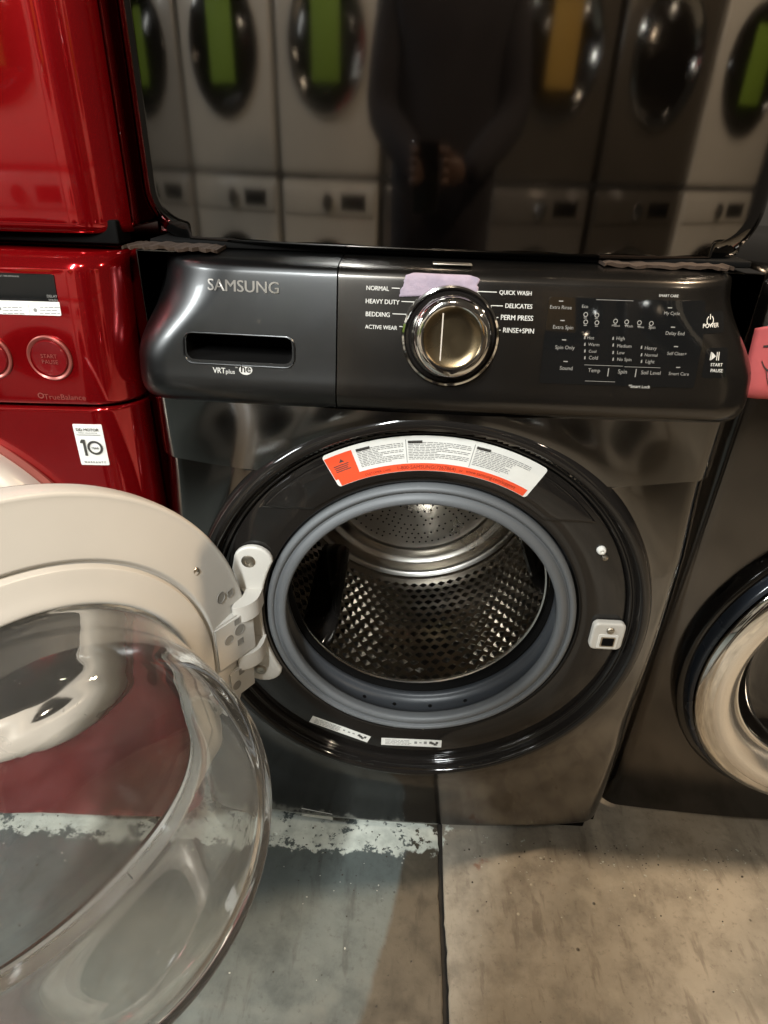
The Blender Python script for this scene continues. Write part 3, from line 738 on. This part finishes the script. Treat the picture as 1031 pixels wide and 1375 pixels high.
flat_label((420, 961), (498, 989), .0145, 'rating_label', 1)
flat_label((512, 990.5), (593, 994), .0155, 'rating_label', 2)
# small label low on the toe of the front panel
pp = [on_surf(*k, wfront) for k in ((405, 1085), (446, 1093), (447, 1101), (406, 1095))]
lab = mk('toe_label', [(p[0], wfront(p[0], p[2])-.0006, p[2]) for p in pp]+[(p[0], wfront(p[0], p[2])-.0001, p[2]) for p in pp], [(0, 1, 2, 3), (0, 1, 5, 4), (1, 2, 6, 5), (2, 3, 7, 6), (3, 0, 4, 7)], LABELW, washer, smooth=False)

# ---- hinge on the bezel
HX, HZ0, HZ1 = -.236, .392, .622
def hinge_outline():
    P = []; half = lambda z: .0215 if True else 0
    zs = np.linspace(HZ0+.022, HZ1-.022, 40); L_ = []; R_ = []
    for z in zs:
        s = (z-.507)/(HZ1-.022-.507); arc = .203+.0085   # right edge follows the gasket
        xr = DC[0]-math.sqrt(max(1e-6, .2135**2-(z-DC[1])**2))
        k = abs(s); xl = -.2605+.012*k**2+(.012*max(0, 1-abs(k-.55)/.3) if True else 0)
        L_.append((xl, z)); R_.append((min(xr-.001, -.196-.017*(1-k)), z))
    top = L_[-1], R_[-1]; bot = L_[0], R_[0]
    P += L_
    cx = (top[0][0]+top[1][0])/2; w = (top[1][0]-top[0][0])/2
    for k in range(1, 12): t = math.pi-math.pi*k/12; P.append((cx+w*math.cos(t), top[0][1]+.022*math.sin(t)))
    P += R_[::-1]
    cx = (bot[0][0]+bot[1][0])/2; w = (bot[1][0]-bot[0][0])/2
    for k in range(1, 12): t = -math.pi*k/12; P.append((cx+w*math.cos(t), bot[0][1]+.022*math.sin(t)))
    return P
hinge = prism('hinge', hinge_outline(), lambda x, z, l: (x, -l, z), .009, WHITEH, washer)
bv = hinge.modifiers.new('bevel', 'BEVEL'); bv.width = .003; bv.segments = 3; bv.limit_method = 'ANGLE'; bv.angle_limit = R(50)
screw((-.229, -.009, HZ1-.022), .0090, hinge, h=.0018)
screw((-.226, -.009, HZ0+.022), .0085, hinge, h=.0018)

# ---- the open door
TH = R(124.4); E = np.array((math.cos(TH), -math.sin(TH), 0)); N = np.array((math.sin(TH), math.cos(TH), 0)); Z = np.array((0, 0, 1.))
CD = np.array((-.398, -.263, .511))
door = empty('door'); door.parent = washer
def sag_open(sn):
    t_ = min(1, max(0, (-sn-.20)/.75)); return .072*t_*t_*(3-2*t_)
def dl(name, prof, mat, parent=None, n=160, angle=35):
    """a ring of the door whose opening reaches further down than up"""
    V = []; F = []; m = len(prof)
    for i in range(n):
        a_ = 2*math.pi*i/n; sn = math.sin(a_); b0 = sag_open(sn)
        for r, h in prof:
            k = min(1, max(0, (.285-r)/(.285-.187))) if r > .186 else r/.187
            V.append(CD+(E*math.cos(a_)+Z*sn)*(r+b0*k)+N*h)
    for i in range(n):
        j = (i+1) % n
        for k in range(m-1): F.append((i*m+k, j*m+k, j*m+k+1, i*m+k+1))
    return mk(name, V, F, mat, parent or door, angle=angle)
frame = dl('inner_frame', catmull([(.2925, -.022), (.2930, -.010), (.2915, -.002), (.2885, .0005), (.283, .0012), (.26, .006), (.238, .0112), (.2305, .0128)], 4)
           + [(.2285, .0118), (.2262, .0085), (.2245, .0082), (.2236, .010)]
           + catmull([(.2228, .0125), (.2215, .0150), (.219, .0162), (.205, .0205), (.194, .0245), (.1895, .0245), (.1875, .0215), (.187, .010), (.187, -.006)], 4), WHITEP, n=240, angle=40)
dl('outer_trim', catmull([(.1885, -.0085), (.21, -.0105), (.235, -.014), (.256, -.021), (.270, -.026), (.282, -.0265), (.2895, -.0255), (.2922, -.0235), (.2924, -.021), (.2915, -.018)], 5), BLACK, n=160)
dl('outer_window', [(.0005, -.020), (.10, -.018), (.186, -.012), (.1885, -.0105)], SMOKE, n=120)
# glass bowl: rim in the frame, deeper towards its lower side
def bowl():
    sec = []
    def section(r, d, k, flat=0): sec.append((r, d, k))
    outer = [(0.1868, 0.0060, 0), (0.1868, 0.0200, 0), (0.185, 0.0300, 0.01), (0.1825, 0.0480, 0.05), (0.18, 0.0752, 0.12), (0.1775, 0.1081, 0.21), (0.1745, 0.1360, 0.285), (0.1705, 0.1515, 0.32), (0.164, 0.1625, 0.34), (0.154, 0.1685, 0.345), (0.138, 0.1715, 0.345), (0.1, 0.1740, 0.34), (0.05, 0.1752, 0.34), (0.0006, 0.1756, 0.34)]
    inner = [(0.0006, 0.1660, 0.34), (0.05, 0.1656, 0.34), (0.1, 0.1644, 0.34), (0.13, 0.1620, 0.345), (0.145, 0.1590, 0.345), (0.154, 0.1530, 0.34), (0.16, 0.1440, 0.32), (0.164, 0.1297, 0.285), (0.1672, 0.1056, 0.21), (0.17, 0.0752, 0.12), (0.1728, 0.0480, 0.05), (0.1755, 0.0300, 0.01), (0.1772, 0.0200, 0), (0.1772, 0.0060, 0)]
    prof = catmull(outer, 3)+catmull(inner, 3)
    n = 200; V = []; F = []; m = len(prof)
    for i in range(n):
        t = 2*math.pi*i/n; u, w = math.cos(t), math.sin(t)
        for r, d, k in prof:
            f_ = min(1, max(0, (.125-d)/.10)); r2 = r+sag_open(w)*f_*(1 if r > .1 else 0)
            V.append(CD+E*(r2*u)+Z*(r2*w)+N*(d-k*r*w))
    for i in range(n):
        j = (i+1) % n
        for k in range(m): F.append((i*m+k, j*m+k, j*m+(k+1) % m, i*m+(k+1) % m))
    return mk('glass_bowl', V, F, GLASS, door, angle=60)
bowl()
# local door coordinates -> world
def dw(u, w, h): return CD+E*u+Z*w+N*h
def face_h(r): return float(np.interp(r, [.19, .219, .2236, .2245, .2262, .2285, .2305, .26, .283, .2915], [.0245, .0162, .010, .0082, .0085, .0118, .0128, .006, .0012, -.001]))
# hinge block on the frame near the hinge: u is about -.28
def dbox(name, u0, u1, w0, w1, h0, h1, mat, parent, bev=.0025):
    bm = bmesh.new(); bmesh.ops.create_cube(bm, size=1)
    for v in bm.verts:
        v.co = Vector(dw((u0+u1)/2+v.co[0]*(u1-u0), (w0+w1)/2+v.co[1]*(w1-w0), (h0+h1)/2+v.co[2]*(h1-h0)))
    bmesh.ops.recalc_face_normals(bm, faces=bm.faces)
    if bev: bmesh.ops.bevel(bm, geom=bm.edges[:], offset=bev, segments=2, affect='EDGES')
    return bmo(name, bm, mat, parent)
blk = dbox('hinge_block', -.2905, -.226, -.034, .036, -.022, .0150, WHITEP, frame)
blk2 = dbox('hinge_block', -.2865, -.243, -.100, -.052, -.022, .0110, WHITEP, frame)
def dhole(u, w, h, r, parent, square=False, mat=HOLE):
    hh = (lambda a, b: face_h(math.hypot(a, b))+.0005) if h is None else (lambda a, b: h)
    n = 4 if square else 24; V = []; F = []; a0 = math.pi/4 if square else 0
    for k in range(n):
        cs, sn = math.cos(a0+2*math.pi*k/n), math.sin(a0+2*math.pi*k/n)
        V += [dw(u+r*q_*cs, w+r*q_*sn, hh(u+r*q_*cs, w+r*q_*sn)+l_) for q_, l_ in ((1.14, .0001), (1.1, .0008), (1., .0008), (.96, .0002), (0, .0002))]
    for k in range(n):
        j = (k+1) % n
        for q in range(4): F.append((k*5+q, j*5+q, j*5+q+1, k*5+q+1))
    mk('socket', V, F, mat, parent, smooth=False)
dhole(-.247, .008, .0150, .0062, blk); dhole(-.2645, -.006, .0150, .0058, blk, True); dhole(-.262, .028, .0150, .0052, blk, True); dhole(-.2650, .013, .0150, .0072, blk)
dhole(-.264, -.060, .0110, .0054, blk2, True); dhole(-.254, -.078, .0110, .006, blk2)
dhole(-.2655, .066, None, .0058, frame, True); dhole(-.2485, .070, None, .0066, frame)
h_ = face_h(.257); t = math.atan2(.138, -.212)
screw(dw(-.2185, .124, h_-.0010), .0062, frame, ax=N, e1=E, e2=Z, h=.003)
# hinge arms: rounded bands from the plate to the door
def arm(z0, z1):
    a = np.array((-.222, -.006)); pts = []
    end = dw(-.294, 0, -.004)[:2]
    ctrl = [(-.214, -.006), (-.216, -.030), (-.228, -.046), (-.244, -.050), tuple(end), tuple(end+np.array((-.012, -.010)))]
    inn = [(-.243, -.006), (-.243, -.016), (-.247, -.024), (-.253, -.028), tuple(end+np.array((-.012, .012))), tuple(end+np.array((-.024, .002)))]
    A = catmull(ctrl, 5); B = catmull(inn, 5); V = []; F = []; n = len(A)
    for p_, q_ in zip(A, B): V += [(p_[0], p_[1], z0), (p_[0], p_[1], z1), (q_[0], q_[1], z1), (q_[0], q_[1], z0)]
    for i in range(n-1):
        for k in range(4): F.append((4*i+k, 4*i+4+k, 4*i+4+(k+1) % 4, 4*i+(k+1) % 4))
    F.append((0, 1, 2, 3)); F.append(tuple(4*(n-1)+k for k in range(4)))
    o = mk('hinge_arm', V, F, WHITEH, hinge, angle=40)
    b = o.modifiers.new('bevel', 'BEVEL'); b.width = .002; b.segments = 2; b.limit_method = 'ANGLE'; b.angle_limit = R(50)
arm(.532, .557); arm(.452, .477)

# ================================================================== lilac tape on the control panel
def tape():
    top = [pxz(546, 365), pxz(643, 369.5)]; bot = [pxz(537, 398.5), pxz(640, 394)]; rg = random.Random(4)
    nu, nv = 40, 12; V = []; F = []; jl = [rg.uniform(-.0012, .0012) for _ in range(nv+1)]; jr = [rg.uniform(-.0014, .0014) for _ in range(nv+1)]
    for j in range(nv+1):
        w = j/nv; xl = bot[0][0]+(top[0][0]-bot[0][0])*w**1.6+jl[j]; xr = bot[1][0]+(top[1][0]-bot[1][0])*w+jr[j]
        for i in range(nu+1):
            u = i/nu; zb = bot[0][1]+(bot[1][1]-bot[0][1])*u; zt = top[0][1]+(top[1][1]-top[0][1])*u-.0025*max(0, 1-u*9)-.002*max(0, u*9-8)
            x = xl+(xr-xl)*u; z = zb+(zt-zb)*w
            V.append(pan(x, z, .0010+.0004*math.sin(u*9+w*4)+(.0012*w**6)))
    for j in range(nv):
        for i in range(nu): F.append((j*(nu+1)+i, j*(nu+1)+i+1, (j+1)*(nu+1)+i+1, (j+1)*(nu+1)+i))
    o = mk('masking_tape', V, F, TAPE, None); m_ = o.modifiers.new('thick', 'SOLIDIFY'); m_.thickness = .0003
    return o
tag(tape(), 'torn strip of lilac masking tape stuck above the silver dial', 'tape')

# ================================================================== graphite dryer stacked on it
dryer = empty('tumble_dryer')
tag(dryer, 'glossy dark graphite dryer stacked on the open washer, mirroring the facing machines', 'dryer')
def dfront(x, z, xc=0., y0=.058, w=HW, zb=.963, rr=.024, sag=.030):
    dx = abs(x-xc); ex = max(0, dx-(w-rr)); ez_ = max(0, zb+.007-z)*rr/.007
    cx_ = max(0, dx-(w-.055)); cz_ = max(0, zb+.055-z)
    e_ = max(ex, ez_, (math.hypot(cx_, cz_)-.055+rr) if cx_ > 0 and cz_ > 0 else 0)
    return y0+sag*(dx/w)**2+edge_round(e_, rr)*1.1
def doff(x, z):
    cx_ = max(0, abs(x)-(HW-.055)); cz_ = max(0, .963+.055-z); return cx_ > 0 and cz_ > 0 and math.hypot(cx_, cz_) > .0545
front_sheet('front_panel', 0, HW, .9635, 1.90, dfront, MIRROR, dryer, 190, 230, drop=doff)
box('cabinet', (-.341, .13, .966), (.341, .74, 1.9), GRAPH, dryer, .006)
box('base_strip', (-.330, .075, .9605), (.330, .135, .968), MATTBLK, dryer, .002)
dd = lathe('door', [(.25, .02), (.25, -.006), (.243, -.014), (.225, -.016), (.205, -.006), (.19, .002)], CHROME, dryer, (0, .06, 1.455), n=120)
lathe('door_window', [(.0005, -.004), (.12, -.003), (.205, .0)], BLACK, dd, (0, .058, 1.455), n=80)
a = on_y(581, 354, .02); b_ = on_y(634, 354, .02)
box('stacking_clip', (a[0], .018, a[2]-.0007), (b_[0], .03, a[2]+.0007), SCREW, dryer, .0005)

# ================================================================== the red pair beside it
RX, RWID = -.7, .346
rw = empty('red_washer'); tag(rw, 'candy red front-load washer with a warranty sticker and round buttons', 'washing machine')
def rfront(x, z, top=False):
    dx = abs(x-RX); return .0+.012*(dx/RWID)**2+edge_round(dx-(RWID-.05), .05)*.95
def redlow(x, z): return rfront(x, z)+.004+edge_round(z-.786, .004)
def redpan(x, z): return rfront(x, z)+.03*max(0, (z-.80)/.17)**2*.5+edge_round(.7985-z, .004)+edge_round(z-.9385, .018)
front_sheet('front_panel', RX, RWID, .03, .790, redlow, RED, rw, 110, 110, hole=(RX, .5, .262))
rp = front_sheet('control_panel', RX, RWID, .7945, .9562, redpan, RED, rw, 110, 60)
box('cabinet', (RX-.343, .065, .02), (RX+.343, .74, .953), RED, rw, .006)
def rpan(x, z, l=.0005): return (x, redpan(x, z)-l, z)
def rxz(px, py): p = on_surf(px, py, redpan); return p[0], p[2]
q0 = rxz(-60, 364); q1 = rxz(78, 405)
disp = patch('display', q0[0], q1[1], q1[0], q0[1], rpan, .0008, PANELBLK, rp, .0002, .002)
q2 = rxz(88, 424)
strip = patch('notice_strip', q0[0], q2[1], q2[0]-.004, q1[1]-.0003, rpan, .0008, LABELW, rp, .0002, .001)
g = Geo(lambda x, z: rpan(x, z, .0013)); rg = random.Random(9)
for x0, x1 in ((4, 34), (54, 82)):
    for y in (412, 416, 420):
        p = rxz(x0, y); p2 = rxz(x1-rg.uniform(0, 8), y+.5); s = p[0]
        while s < p2[0]: e = min(p2[0], s+rg.uniform(.003, .007)); g.rect(s, p[1]-.0004, e, p[1]+.0004); s = e+.001
for x, y in ((0, 414), (48, 416)):
    p = rxz(x, y); g.disc(p[0], p[1], .002)
p = rxz(38, 407); p2 = rxz(41, 424); g.rect(p[0], p2[1], p[0]+.0004, p[1])
g.build('fine_print', INK, strip)
g = Geo(lambda x, z: rpan(x, z, .0013))
for s, x0, x1, y in (('DELAY', 64, 78, 399), ('WASH', 66, 78, 404), ('EST. TIME REMAINING', 0, 26, 371)):
    p = rxz(x0, y); p2 = rxz(x1, y); g.text(s, p[0], p2[0], p[1])
g.build('lettering', PRINTD, disp)
def rbutton(px, py):
    x, z = rxz(px, py); y = redpan(x, z)
    b = lathe('button', [(.0250, .001), (.0250, -.0012), (.0238, -.0022), (.0218, -.0012), (.0205, .0)], REDRIM, rp, (x, y, z), n=64)
    lathe('button_cap', [(.0204, .0012), (.0202, -.0008), (.0190, -.0022), (.014, -.0012), (.0001, -.0004)], REDB, b, (x, y, z), n=64)
    g = Geo(lambda a, c_: (a, y-.0016, c_)); g.text('START', x-.009, x+.009, z+.0005); g.text('PAUSE', x-.009, x+.009, z-.006); g.build('lettering', REDRIM, b)
rbutton(67, 481); rbutton(-14, 479)
g = Geo(lambda x, z: rpan(x, z, .0005))
p = rxz(60, 536); p2 = rxz(116, 538); g.text('TrueBalance', p[0], p2[0], p[1], 0); p = rxz(55, 531); g.ring(p[0], p[1], .0022, .0036, n=14); g.build('lettering', REDRIM, rp)
def rlow(x, z, l=.0005): return (x, redlow(x, z)-l, z)
def lxz(px, py): p = on_surf(px, py, redlow); return p[0], p[2]
q0 = lxz(97, 569); q1 = lxz(150, 624)
ws = patch('warranty_sticker', q0[0], q1[1], q1[0]-.002, q0[1], rlow, .0004, LABELW, rw, .0003, .001)
g = Geo(lambda x, z: rlow(x, z, .0016)); w_ = q1[0]-q0[0]-.002; h_ = q0[1]-q1[1]; x0 = q0[0]; z0 = q1[1]
g.text('DD MOTOR', x0+w_*.10, x0+w_*.88, z0+h_*.845, .012); g.rect(x0+w_*.08, z0+h_*.745, x0+w_*.9, z0+h_*.755)
g.text('DIRECT DRIVE MOTOR', x0+w_*.16, x0+w_*.82, z0+h_*.785)
g.text('W A R R A N T Y', x0+w_*.14, x0+w_*.9, z0+h_*.06, .01)
g.rect(x0+w_*.23, z0+h_*.24, x0+w_*.32, z0+h_*.64); g.poly([(x0+w_*.13, z0+h_*.55), (x0+w_*.23, z0+h_*.55), (x0+w_*.23, z0+h_*.64), (x0+w_*.2, z0+h_*.64)])
g.ring(x0+w_*.63, z0+h_*.44, w_*.19, w_*.27, n=30); g.text('YEAR', x0+w_*.50, x0+w_*.76, z0+h_*.41, .015)
g.build('lettering', INKD, ws)
rd = lathe('door', catmull([(.292, .012), (.292, -.012), (.287, -.026), (.276, -.034), (.262, -.036), (.25, -.030), (.236, -.016), (.228, .0)], 4), CREAMC, rw, (RX, .004, .5), n=140)
lathe('door_trim', [(.300, .014), (.300, .002), (.296, -.003), (.291, -.002)], REDRIM, rd, (RX, .004, .5), n=140)
lathe('door_window', [(.0005, -.008), (.12, -.004), (.23, .002)], BLACK, rd, (RX, .004, .5), n=80)
rdr = empty('red_dryer'); tag(rdr, 'candy red dryer stacked on the red washer', 'dryer')
def rdfront(x, z):
    dx = abs(x-RX); return .050+.014*(dx/RWID)**2+edge_round(dx-(RWID-.055), .055)+edge_round(.982-z, .012)
front_sheet('front_panel', RX, RWID-.0035, .9715, 1.9, rdfront, RED, rdr, 110, 90, hole=(RX, 1.44, .24))
box('cabinet', (RX-.34, .12, .974), (RX+.34, .74, 1.9), RED, rdr, .006)
box('base_strip', (RX-.335, .075, .9605), (RX+.335, .11, .985), MATTBLK, rdr, .002)
rdd = lathe('door', catmull([(.27, .012), (.27, -.012), (.262, -.028), (.245, -.034), (.225, -.02), (.21, .0)], 4), CHROME, rdr, (RX, .055, 1.44), n=100)
lathe('door_window', [(.0005, -.008), (.12, -.004), (.22, .002)], BLACK, rdd, (RX, .055, 1.44), n=80)

# ================================================================== dark washer on the other side
KX, KW_, KY = .705, .343, .085
kw = empty('dark_washer'); tag(kw, 'dark brown-black front-load washer with a wide satin chrome door ring, closed', 'washing machine')
def kfront(x, z):
    dx = abs(x-KX); y = KY+.016*(dx/KW_)**2+edge_round(dx-(KW_-.036), .036)*1.1
    return y+edge_round(.0145-z, .0042)
def kpan(x, z): return kfront(x, .5)-.010+.02*max(0, (z-.8)/.16)+edge_round(.826-z, .02)+edge_round(z-.925, .035)
front_sheet('front_panel', KX, KW_, .0105, .808, kfront, GRAPHK, kw, 120, 120, hole=(KX, .385, .245))
front_sheet('control_panel', KX, KW_, .8075, .9595, kpan, GRAPHK, kw, 100, 40)
box('cabinet', (KX-.341, .16, .02), (KX+.341, .78, .957), GRAPHK, kw, .006)
box('toe_kick', (KX-.30, .20, .003), (KX+.30, .225, .03), MATTBLK, kw, .003)
KO = (KX, KY, .385)
lathe('door_ring', catmull([(.294, .02), (.294, -.004), (.290, -.009), (.284, -.010)], 4), BLACK, kw, KO, n=140)
kd = lathe('door', catmull([(.284, .004), (.2835, -.014), (.281, -.024), (.276, -.028)], 4), BLUEDK, kw, KO, n=160)
lathe('chrome_band', catmull([(.277, -.020), (.276, -.031), (.271, -.037), (.263, -.041), (.252, -.0425)], 4), CHROME, kd, KO, n=160)
lathe('satin_band', catmull([(.2525, -.0421), (.244, -.0435), (.230, -.041), (.216, -.030), (.206, -.014), (.2, .0)], 4), CHROMES, kd, KO, n=160)
lathe('inner_band', catmull([(.2055, -.010), (.202, -.012), (.198, -.008), (.194, .006)], 4), CHROME, kd, KO, n=160)
lathe('door_window', catmull([(.196, .004), (.18, .024), (.15, .038), (.08, .046), (.0005, .048)], 4), BLACK, kd, KO, n=120)
# pink note on its upper corner
def note():
    def kxz(px, py): p = on_surf(px, py, kpan); return p[0], p[2]
    x0 = kxz(1000, 440); z1 = kxz(1031, 436)[1]; z0 = kxz(1031, 541)[1]
    xl = KX-KW_+.012
    P = [(xl, z0+.004), (xl+.03, z0+.001), (xl+.115, z0), (xl+.117, z1+.001), (xl+.06, z1), (xl+.02, z1-.004), (xl+.001, z1-.010)]
    n = 24; V = []; F = []
    for j in range(n+1):
        for i in range(n+1):
            u, w = i/n, j/n; zt = z1-.010*max(0, 1-u*4)**2; x = xl+.117*u; z = z0+.004*max(0, 1-u*3)+(zt-z0)*w
            z = min(max(z, .8085), .957); V.append((x, kpan(x, z)-.0012-.0012*math.sin(u*7+w*3)**2, z))
    for j in range(n):
        for i in range(n): F.append((j*(n+1)+i, j*(n+1)+i+1, (j+1)*(n+1)+i+1, (j+1)*(n+1)+i))
    o = mk('paper_note', V, F, PINK, None)
    s = o.modifiers.new('thick', 'SOLIDIFY'); s.thickness = .0003
    g = Geo(lambda x, z: (x, kpan(x, z)-.0036, z))
    for path in ([(xl+.010, z0+.072), (xl+.03, z0+.075), (xl+.05, z0+.074), (xl+.075, z0+.08)], [(xl+.012, z0+.055), (xl+.022, z0+.045), (xl+.05, z0+.052), (xl+.09, z0+.05)], [(xl+.018, z0+.047), (xl+.026, z0+.028), (xl+.034, z0+.034), (xl+.05, z0+.046)]):
        C_ = catmull(path, 6)
        for a, b in zip(C_[:-1], C_[1:]): g.poly([(a[0], a[1]-.0011), (b[0], b[1]-.0011), (b[0], b[1]+.0011), (a[0], a[1]+.0011)])
    g.build('marker_writing', INKD, o)
    return o
tag(note(), 'crumpled pink paper note with black marker strokes on the dark washer', 'note')

# ================================================================== cardboard packing and a reflection strip between the stacked machines
def shim(pts, y0, y1, label):
    V = []; F = []; rg = random.Random(len(label)); n = 26
    A = catmull(pts, n//(len(pts)-1))
    for i, (x, z) in enumerate(A):
        j = rg.uniform(-.0012, .0012); h = .0022+rg.uniform(0, .0018)
        f = y0+rg.uniform(-.004, .004)
        V += [(x, f, z+j), (x, f, z+j+h), (x, y1, z+h), (x, y1, z)]
    for i in range(len(A)-1):
        for k in range(4): F.append((4*i+k, 4*i+4+k, 4*i+4+(k+1) % 4, 4*i+(k+1) % 4))
    F.append((0, 1, 2, 3)); F.append(tuple(4*(len(A)-1)+k for k in range(4)))
    tag(mk('shim_and_reflection_strip', V, F, CARD, None, smooth=False), label, 'cardboard')
shim([(-.345, .9610), (-.32, .9620), (-.28, .9615), (-.245, .9608)], .036, .078, 'torn brown cardboard shim under the dryer by the red machine')
shim([(.165, .9606), (.21, .9608), (.26, .9612), (.300, .9614)], .050, .078, 'long brown cardboard shim under the dryer above the power button')  # strip modelled in place of a brown reflection, no shim here

# ================================================================== the facing row, seen as reflections
def facing(xc, yb, mats, kind, tagm, label, idx):
    """machine facing +y; yb is its front plane"""
    w = .34; z0, z1 = (.02, .965) if kind == 'washer' else (.985, 1.93)
    o = empty('facing_'+kind)
    body, ring = mats
    box('cabinet', (xc-w, yb-.7, z0), (xc+w, yb, z1), body, o, .022, 4)
    cz = z0+.46
    ax = (0, -1, 0)
    d = lathe('door', [(.252, .006), (.252, -.02), (.242, -.034), (.222, -.036), (.202, -.022), (.19, -.004)], ring, o, (xc, yb, cz), ax=ax, n=72)
    lathe('door_window', [(.0005, -.030), (.1, -.026), (.17, -.014), (.2, -.002)], BLACK, d, (xc, yb, cz), ax=ax, n=48)
    zc_ = z1-.085
    box('control_panel', (xc-w+.02, yb-.005, zc_-.055), (xc+w-.02, yb+.012, zc_+.06), body, o, .01)
    lathe('dial', [(.036, -.01), (.036, -.034), (.03, -.04), (.0005, -.04)], CHROME, o, (xc, yb, zc_), ax=ax, n=32)
    box('display', (xc+.09, yb+.006, zc_-.03), (xc+.26, yb+.0135, zc_+.035), PANELBLK, o, .002)
    if tagm:
        t_ = box('price_tag', (xc-.09, yb+.032, cz-.13), (xc+.09, yb+.034, cz+.16), tagm, o, .0005)
    return tag(o, label, 'washing machine' if kind == 'washer' else 'dryer', 'facing row of machines across the aisle')
FY = -2.2
cols = [(-2.15, GREYE, BLACK, GREEN), (-1.43, OFFW, BLACK, GREEN), (-.71, OFFW, CHROME, GREEN), (.01, MIDE, CHROME, None), (.73, DARKE, CHROME, YELLOW), (1.45, DARKE, CHROME, None), (2.17, OFFW, BLACK, GREEN)]
LBL = [('light grey dryer with green tag at the end of the facing row', 'light grey washer at the end of the facing row'),
       ('off-white dryer with black door ring and green tag beside the light grey stack', 'off-white washer with black door ring beside the light grey stack'),
       ('off-white dryer with chrome door ring and green tag across the aisle', 'off-white washer with chrome door ring across the aisle'),
       ('graphite dryer with chrome door ring behind the person in dark clothes', 'graphite washer behind the legs of the person in dark clothes'),
       ('dark graphite dryer with a yellow tag across the aisle', 'graphite washer under the dryer with the yellow tag'),
       ('dark graphite dryer without tag next to the yellow-tagged one', 'dark graphite washer between a graphite and an off-white washer'),
       ('off-white dryer with black door ring and green tag beside a dark graphite dryer', 'off-white washer with black door ring beside a dark graphite washer')]
for i, (x, bm_, rm, tg) in enumerate(cols):
    facing(x, FY, (bm_, rm), 'dryer', tg, LBL[i][0], i)
    wm = bm_ if i != 4 else MIDE
    facing(x, FY, (wm, rm), 'washer', None, LBL[i][1], i)

# ================================================================== the person holding the phone, seen as a dark reflection
def skin_body(name, verts, edges, radii, mat, parent, sub=2, root=0):
    me = bpy.data.meshes.new(name); me.from_pydata(verts, edges, []); me.materials.append(mat)
    o = bpy.data.objects.new(name, me); link(o, parent)
    m = o.modifiers.new('skin', 'SKIN'); m.use_smooth_shade = True
    for i, r in enumerate(radii):
        me.skin_vertices[0].data[i].radius = r if isinstance(r, tuple) else (r, r)
    me.skin_vertices[0].data[root].use_root = True
    s = o.modifiers.new('sub', 'SUBSURF'); s.levels = sub; s.render_levels = sub
    return o
px0, py0 = .02, -1.0
bodyV = [(px0, py0, .93), (px0, py0, 1.08), (px0, py0-.01, 1.25), (px0, py0, 1.42), (px0, py0+.01, 1.50), (px0, py0+.035, 1.56), (px0, py0+.035, 1.64), (px0, py0+.02, 1.70),
         (px0-.10, py0, .88), (px0-.115, py0+.02, .50), (px0-.12, py0-.02, .10), (px0-.125, py0+.10, .04),
         (px0+.10, py0, .88), (px0+.115, py0+.02, .50), (px0+.12, py0-.02, .10), (px0+.125, py0+.10, .04),
         (px0-.18, py0, 1.40), (px0-.225, py0+.05, 1.14), (px0-.06, py0+.27, 1.03),
         (px0+.18, py0, 1.40), (px0+.225, py0+.05, 1.14), (px0+.06, py0+.27, 1.03)]
bodyE = [(0, 1), (1, 2), (2, 3), (3, 4), (4, 5), (5, 6), (6, 7), (0, 8), (8, 9), (9, 10), (10, 11), (0, 12), (12, 13), (13, 14), (14, 15), (3, 16), (16, 17), (17, 18), (3, 19), (19, 20), (20, 21)]
bodyR = [(.20, .13), (.20, .13), (.21, .135), (.17, .11), .055, .075, .095, .06, (.10, .10), .065, .045, .04, (.10, .10), .075, .055, .045, .075, .058, .035, .075, .058, .035]
person = skin_body('person', bodyV, bodyE, bodyR, SHIRT, None)
tag(person, 'person in dark clothes holding a phone at waist height, mirrored in the dryer', 'person')
def hand(side):
    wx = px0+side*.06; w = Vector((wx, py0+.27, 1.03)); ph_ = Vector((CAM[0]+side*.036, CAM[1]-.030, 1.045))
    V = [w[:], (w.lerp(ph_, .5))[:]]; Ed = [(0, 1)]; Rr = [.027, (.030, .018)]
    for k in range(4):
        base = w.lerp(ph_, .78)+Vector((side*.004, 0, .027-.018*k)); i0 = len(V)
        V += [base[:], (base+Vector((side*.006, .030, 0)))[:], (base+Vector((-side*.012, .042+.002*(k % 2), .002)))[:]]
        Rr += [.010, .0088, .0078]; Ed += [(1, i0), (i0, i0+1), (i0+1, i0+2)]
    i0 = len(V); V += [(w.lerp(ph_, .62)+Vector((-side*.014, 0, .03)))[:], (ph_+Vector((-side*.016, -.018, .030)))[:]]; Rr += [.011, .009]; Ed += [(1, i0), (i0, i0+1)]
    skin_body('hand', V, Ed, Rr, SKIN, person, 1)
hand(-1); hand(1)
hd = lathe('hair', catmull([(.02, .13), (.07, .115), (.098, .06), (.104, .0), (.10, -.05)], 4), HAIR, person, (px0, py0+.012, 1.645), ax=(0, -.25, .97), e1=(1, 0, 0), e2=(0, .97, .25), n=40)
# phone just behind the lens
phone = box('phone', (-.038, -.078, -.0085), (.038, .078, -.0005), BLACK, None, .003)
tag(phone, 'black phone held in both hands by the person in dark clothes', 'phone')
PM = M.copy(); PM.translation = Vector(CAM-CF*.024-CU*.055); phone.matrix_world = PM @ Matrix.Rotation(math.pi, 4, 'Y')
